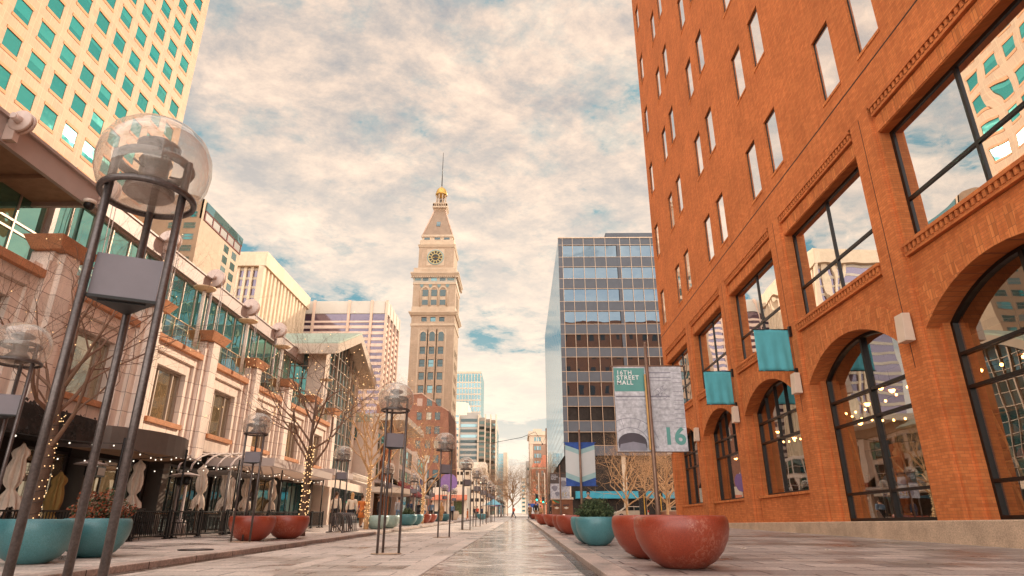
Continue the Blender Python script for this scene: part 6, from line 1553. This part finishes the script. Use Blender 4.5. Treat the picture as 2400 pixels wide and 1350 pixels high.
t = thing('drain_cover', 'round dark metal drain cover set in the left pavement', 'drain cover', (-7.0, 14.6, gz(14.6)))
b = MB(); z = gz(14.6)+.001; b.lathe([(.34, z-.02), (.34, z+.006), (.001, z+.006)], (-7.0, 14.6, 0), 28, 0, False); b.build('plate', 'bronze', t); b = MB(); b.ring((-7.0, 14.6, z+.007), .35, .012, 32, 6)
b.build('rim', 'steel_brown', t)
for k, (x, y, a, w) in enumerate([(5.0, 15.2, .3, 'left one, behind the nearest planter'), (6.6, 14.6, 1.1, 'right one, in front of the second arch')]):
    z = gz(y)+.002; b = MB(); b.face([(x-.07, y-.04, z), (x+.06, y-.05, z+.004), (x+.08, y+.04, z+.02), (x-.05, y+.05, z+.004)]); b.face([(x-.05, y-.03, z+.006), (x+.03, y-.02, z+.03), (x+.02, y+.03, z+.012), (x-.06, y+.02, z+.02)]); tag(b.build('paper_scrap', 'white_paint'), 'small white paper scrap on the right pavement, '+w, 'litter', 'paper scraps on the pavement')
# ------------------------------------------------------------------ people
def skin_obj(name, verts, edges, rads, m, parent, sub=2):
    me = bpy.data.meshes.new(name); me.from_pydata(verts, edges, []); me.materials.append(MATS[m])
    o = bpy.data.objects.new(name, me); col.objects.link(o); o.parent = parent
    md = o.modifiers.new('skin', 'SKIN'); md.use_smooth_shade = True
    lay = me.skin_vertices[0].data if me.skin_vertices else None
    if lay is None:
        bpy.context.view_layer.objects.active = o; lay = me.skin_vertices[0].data
    for i, r_ in enumerate(rads): lay[i].radius = r_ if isinstance(r_, tuple) else (r_, r_)
    lay[0].use_root = True
    sb_ = o.modifiers.new('smooth', 'SUBSURF'); sb_.levels = sub; sb_.render_levels = sub
    return o
def person(x, y, h, face, top, legs, hair, label, stride=.3, arm=.2, k=WALK, bag=None, hood=False, long_hair=False, coat=False, sit=0, mask=False):
    """face: heading angle, 0 looks along +Y (away from the camera)"""
    z = gz(y, k); t = thing('person', label, 'person', (x, y, z), None, -face); s = h/1.75
    st = stride; J = {}
    P = lambda a, b_, c: (a*s, b_*s, c*s)
    hipz = .93-.06*st
    names = [('pel', P(0, 0, hipz+.03), (.125, .09)), ('wai', P(0, 0, 1.10), (.115, .085)), ('che', P(0, .01, 1.30), (.15, .10)), ('sho', P(0, .0, 1.43), (.10, .075)), ('nek', P(0, .01, 1.50), .052), ('he1', P(0, .025, 1.58), (.068, .078)), ('he2', P(0, .02, 1.68), (.074, .088)), ('he3', P(0, .01, 1.735), .045), ('nos', P(0, .115, 1.615), .012)]
    ed = [(0, 1), (1, 2), (2, 3), (3, 4), (4, 5), (5, 6), (6, 7), (5, 8)]
    def add(n, p, r_, par): names.append((n, p, r_)); ed.append(([q[0] for q in names].index(par), len(names)-1))
    for sd_, g_ in ((-1, 1), (1, -1)):
        q = 'L' if sd_ < 0 else 'R'; f_ = st*g_
        add('hip'+q, P(sd_*.10, 0, hipz-.02), .088, 'pel'); add('kne'+q, P(sd_*.10, .32*f_+.04, .50), .058, 'hip'+q); add('ank'+q, P(sd_*.10, .62*f_-(.10 if f_ < 0 else 0), .09+(.06 if f_ < -.1 else 0)), .040, 'kne'+q); add('toe'+q, P(sd_*.11, .62*f_+.13, .045), .036, 'ank'+q)
        add('shl'+q, P(sd_*.19, 0, 1.40), .058, 'sho'); add('elb'+q, P(sd_*.245, -.18*f_*.8-.03, 1.13), .040, 'shl'+q); add('wri'+q, P(sd_*.235, -.30*f_+.10*arm, .88+.1*arm), .028, 'elb'+q); add('han'+q, P(sd_*.235, -.33*f_+.12*arm, .81+.1*arm), .030, 'wri'+q)
        hx, hy, hz = sd_*.235, -.33*f_+.12*arm, .81+.1*arm
        for i in range(4): add('fin%d%s' % (i, q), P(hx+(i-1.5)*.003, hy+(i-1.5)*.022+.01, hz-(.085, .095, .09, .07)[i]), .009, 'han'+q)
        add('thu'+q, P(hx-sd_*.03, hy+.04, hz-.03), .010, 'han'+q)
    idx = {n[0]: i for i, n in enumerate(names)}
    skin_obj('body', [n[1] for n in names], ed, [tuple(v*s for v in (n[2] if isinstance(n[2], tuple) else (n[2], n[2]))) for n in names], 'skin', t, 1)
    def sub(keys, grow, nm, m, lv=1):
        ks = [k_ for k_ in keys]; ii = {k_: i for i, k_ in enumerate(ks)}; e2 = [(ii[names[a][0]], ii[names[b_][0]]) for a, b_ in ed if names[a][0] in ii and names[b_][0] in ii]
        rr = []
        for k_ in ks:
            r_ = names[idx[k_]][2]; r_ = r_ if isinstance(r_, tuple) else (r_, r_); gr_ = grow.get(k_, grow['*']); rr.append((r_[0]*s+gr_, r_[1]*s+gr_))
        return skin_obj(nm, [names[idx[k_]][1] for k_ in ks], e2, rr, m, t, lv)
    sub(['pel', 'hipL', 'kneL', 'ankL', 'hipR', 'kneR', 'ankR'], {'*': .014, 'pel': .012, 'ankL': .016, 'ankR': .016}, 'trousers', legs)
    sub(['wai', 'pel', 'che', 'sho', 'shlL', 'elbL', 'wriL', 'shlR', 'elbR', 'wriR'], {'*': .024, 'pel': .045 if coat else .032, 'wai': .04, 'che': .035}, 'coat' if coat else 'jacket', top)
    if coat:
        b = MB(); b.lathe([(.20*s, .55*s), (.175*s, .8*s), (.15*s, 1.1*s)], (0, 0, 0), 16, 0, True, 'z', 1, .8); o = b.build('coat_skirt', top); o.parent = t
    for q in 'LR': sub(['toe'+q, 'ank'+q], {'*': .014}, 'shoe', 'shoe')
    b = MB(); b.ball((0, -.012*s, 1.69*s), .098*s, 12, 8, 0, 1.05, .9, 1.06)
    if long_hair: b.ball((0, -.05*s, 1.55*s), .09*s, 10, 7, 0, 1.7, 1, .6)
    o = b.build('hood' if hood else 'hair', top if hood else hair); o.parent = t
    o.location = (0, -.012*s, .012*s)
    if mask: b = MB(); b.ball((0, .085*s, 1.60*s), .05*s, 8, 6, 0, .8, 1.1, .6); o = b.build('face_mask', 'far_glass'); o.parent = t; 
    for sx in (-1, 1):
        b = MB(); b.ball((sx*.03*s, .098*s, 1.655*s), .010*s, 6, 4); o = b.build('eye', 'sign_dark'); o.parent = t; b = MB(); b.ball((sx*.082*s, .015*s, 1.64*s), .018*s, 6, 5, 0, 1.5, .5, 1); o = b.build('ear', 'skin'); o.parent = t
    b = MB(); b.box(-.022*s, .022*s, .100*s, .108*s, 1.572*s, 1.58*s); o = b.build('mouth', 'pillow_orange'); o.parent = t
    if bag:
        b = MB(); b.ball((0, -.17*s, 1.22*s), .16*s, 10, 7, 0, 1.3, .95, .6); o = b.build('backpack', bag); o.parent = t
    return t
person(-9.6, 34.6, 1.78, .1, 'cloth_cream', 'cloth_black', 'hair_brown', 'person in a cream jacket walking away beside the woman in black leggings', .25)
person(-8.35, 33.0, 1.68, .05, 'cloth_cream', 'cloth_black', 'hair_blonde', 'person with long blond hair in a pale sweater and black leggings walking away', .42, long_hair=True)
person(-8.6, 36.2, 1.66, .1, 'cloth_orange', 'cloth_brown', 'hair_brown', 'person in an orange coat walking just ahead of the blond walker', .3, coat=True)
person(-8.9, 42.0, 1.75, 1.4, 'cloth_black', 'cloth_black', 'hair_brown', 'person in black with a lime scarf standing left of the pale planters', .05)
person(-8.0, 44.0, 1.74, -.4, 'cloth_grey', 'cloth_denim', 'hair_brown', 'person in a pale plaid shirt walking behind the centre lamp', .3)
person(-9.3, 56.5, 1.80, .3, 'cloth_navy', 'cloth_black', 'hair_brown', 'person in a navy coat under the round awning, leftmost of the group', .1, coat=True)
person(-8.7, 57.2, 1.74, -2.8, 'cloth_black', 'cloth_black', 'hair_brown', 'person in a black puffer coat in the middle of the awning group', .1, coat=True)
person(-8.1, 56.4, 1.70, .5, 'cloth_cream', 'cloth_denim', 'hair_blonde', 'person in a cream top right of the black puffer coat', .2, long_hair=True)
person(-7.9, 59.5, 1.78, .2, 'cloth_denim', 'cloth_black', 'hair_brown', 'person in a blue denim jacket behind the third lit tree', .2)
person(-7.1, 60.5, 1.66, .1, 'cloth_tan', 'cloth_tan', 'hair_blonde', 'person in a long tan coat with blond hair beyond the red planters', .15, coat=True, long_hair=True)
person(-6.9, 68, 1.75, 2.9, 'cloth_denim', 'cloth_black', 'hair_brown', 'person in blue standing behind the far teal planters', .1)
person(-5.6, 72, 1.2, 1.5, 'cloth_orange', 'cloth_orange', 'hair_brown', 'child in orange beside the far teal planters', .2)
person(-9.2, 79, 1.7, 2.6, 'cloth_black', 'cloth_black', 'hair_brown', 'person in black beside the tan urn', .1)
person(-.85, 97.2, 1.75, -1.45, 'cloth_red', 'cloth_navy', 'hair_brown', 'person in a red jacket with an orange backpack crossing the street', .5, bag='cloth_orange')
person(1.78, 70.5, 1.84, .15, 'cloth_black', 'cloth_brown', 'hair_brown', 'person in a black jacket and brown trousers walking on the right kerb', .25)
person(2.45, 76, 1.55, .1, 'cloth_tan', 'cloth_brown', 'hair_brown', 'smaller person in tan right of the brown trousers', .25)
person(1.35, 84, 1.78, 2.8, 'cloth_brown', 'cloth_black', 'hair_brown', 'person in a brown coat standing by the small low red planter', .1, k=WALK, coat=True)
person(3.3, 66, 1.72, -.5, 'cloth_black', 'cloth_black', 'hair_brown', 'person in black partly hidden behind the tall thin pole', .2)
person(3.35, 32.0, 1.74, PI+.1, 'cloth_black', 'cloth_denim', 'hair_brown', 'person in a black hoodie, pale jeans and face mask walking towards the camera', .2, hood=True, mask=True)
for k, (x, y, m, w) in enumerate([(-6.3, 100, 'cloth_red', 'red'), (-5.7, 101, 'cloth_navy', 'navy'), (-5.1, 103, 'cloth_cream', 'cream'), (-7.0, 104, 'cloth_black', 'black')]): person(x, y, 1.7, k, m, 'cloth_black', 'hair_brown', 'tiny distant person in %s in the crowd at the crossing' % w, .2)

# ------------------------------------------------------------------ sky, sun, camera
sc = bpy.context.scene
SUN_AZ, SUN_EL = math.radians(42), math.radians(26)
w = bpy.data.worlds.new('World'); sc.world = w; w.use_nodes = True; nt = w.node_tree; nt.nodes.clear()
out = nt.nodes.new('ShaderNodeOutputWorld'); bg = nt.nodes.new('ShaderNodeBackground'); bg.inputs[1].default_value = .10
sk = nt.nodes.new('ShaderNodeTexSky'); sk.sky_type = 'NISHITA'; sk.sun_disc = False; sk.sun_elevation = SUN_EL; sk.sun_rotation = SUN_AZ; sk.dust_density = 1.5; sk.air_density = 1.2
tc = nt.nodes.new('ShaderNodeTexCoord'); sp = nt.nodes.new('ShaderNodeSeparateXYZ'); nt.links.new(tc.outputs['Generated'], sp.inputs[0])
def M(op, a, b_=None, clamp=False):
    n = nt.nodes.new('ShaderNodeMath'); n.operation = op; n.use_clamp = clamp
    for i, v in enumerate((a, b_)):
        if v is None: continue
        if hasattr(v, 'is_output'): nt.links.new(v, n.inputs[i])
        else: n.inputs[i].default_value = v
    return n.outputs[0]
zz = M('MAXIMUM', sp.outputs[2], 0.0); dn = M('ADD', zz, .22)
cb = nt.nodes.new('ShaderNodeCombineXYZ'); nt.links.new(M('DIVIDE', sp.outputs[0], dn), cb.inputs[0]); nt.links.new(M('DIVIDE', sp.outputs[1], dn), cb.inputs[1])
mp = nt.nodes.new('ShaderNodeMapping'); mp.inputs['Rotation'].default_value = (0, 0, math.radians(-38)); mp.inputs['Scale'].default_value = (1.0, 1.2, 1); mp.inputs['Location'].default_value = (3.1, 1.7, 0)
nt.links.new(cb.outputs[0], mp.inputs[0])
n1 = noise(nt, mp.outputs[0], 2.7, 14, .66, .12); n2 = noise(nt, mp.outputs[0], .8, 3, .5, .2)
n4 = noise(nt, mp.outputs[0], 11, 8, .62, .1)
cov = M('ADD', M('ADD', M('MULTIPLY', n1.outputs[0], .62), M('MULTIPLY', n2.outputs[0], .34)), M('MULTIPLY', n4.outputs[0], .17))
cov = M('ADD', cov, M('MULTIPLY', M('SUBTRACT', 1.0, zz), .03))
mask = ramp(nt, cov, [(.494, (0, 0, 0)), (.532, (.6,)*3), (.59, (1, 1, 1))])
mp2 = nt.nodes.new('ShaderNodeMapping'); mp2.inputs['Location'].default_value = (.06, .10, 0); nt.links.new(mp.outputs[0], mp2.inputs[0])
lowm = ramp(nt, sp.outputs[2], [(.0, (.95,)*3), (.10, (.8,)*3), (.30, (0, 0, 0))]); mask = mixc(nt, 1, mask, lowm, 'LIGHTEN')
n3 = noise(nt, mp2.outputs[0], 4.6, 14, .70, .12)
shade = ramp(nt, n3.outputs[0], [(.36, (3.6, 3.5, 3.5)), (.46, (5.2, 4.5, 4.0)), (.54, (6.9, 5.5, 4.5)), (.66, (9.0, 7.0, 5.4))])
low = ramp(nt, sp.outputs[2], [(.0, (1, 1, 1)), (.30, (.45,)*3), (.60, (.0,)*3)])
cloud = mixc(nt, low, shade, (9.8, 8.3, 6.7))
# cloud colour brightened behind the camera and overhead, an unseen added fill light
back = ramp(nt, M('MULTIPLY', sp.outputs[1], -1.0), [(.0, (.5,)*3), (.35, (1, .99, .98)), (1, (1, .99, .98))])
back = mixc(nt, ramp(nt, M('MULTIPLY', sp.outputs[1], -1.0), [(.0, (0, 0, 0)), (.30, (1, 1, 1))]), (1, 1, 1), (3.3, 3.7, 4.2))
topb = ramp(nt, sp.outputs[2], [(.74, (0, 0, 0)), (.86, (1, 1, 1))]); back = mixc(nt, 1, back, mixc(nt, 1, topb, (1.3, 1.4, 1.55), 'MULTIPLY'), 'ADD'); back = mixc(nt, 1, back, (1, 1, 1), 'MULTIPLY')  # overhead sky, out of view, brightened as added fill
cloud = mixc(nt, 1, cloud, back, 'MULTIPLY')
skyt = mixc(nt, 1, sk.outputs[0], (4.0, 5.0, 5.0), 'DARKEN')
gap = mixc(nt, .9, skyt, (1.3, 3.1, 3.6))
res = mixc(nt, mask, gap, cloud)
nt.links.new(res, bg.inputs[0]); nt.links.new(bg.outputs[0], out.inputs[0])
sd = bpy.data.lights.new('sun', 'SUN'); sd.energy = 3.4; sd.angle = math.radians(.5); sd.color = (1, .83, .63)
so = bpy.data.objects.new('sun', sd); col.objects.link(so); so.location = (30, 30, 60)
v = Vector((math.sin(SUN_AZ)*math.cos(SUN_EL), math.cos(SUN_AZ)*math.cos(SUN_EL), math.sin(SUN_EL)))
so.rotation_euler = (-v).to_track_quat('-Z', 'Y').to_euler()
cd = bpy.data.cameras.new('camera'); cd.sensor_width = 36; cd.lens = 36*1468/2400; cd.clip_end = 6000; cd.clip_start = .05
co = bpy.data.objects.new('camera', cd); col.objects.link(co); co.location = (0, 0, .8)
co.rotation_euler = Euler((PI/2+math.atan(556/1468), 0, math.radians(.6205)), 'XYZ'); sc.camera = co
vs = sc.view_settings; vs.view_transform = 'Standard'; vs.look = 'None'; vs.exposure = .41; vs.gamma = 1; vs.use_curve_mapping = False
sc.cycles.max_bounces = 7; sc.cycles.diffuse_bounces = 4; sc.cycles.glossy_bounces = 4; sc.cycles.transparent_max_bounces = 12; sc.cycles.caustics_reflective = False; sc.cycles.caustics_refractive = False
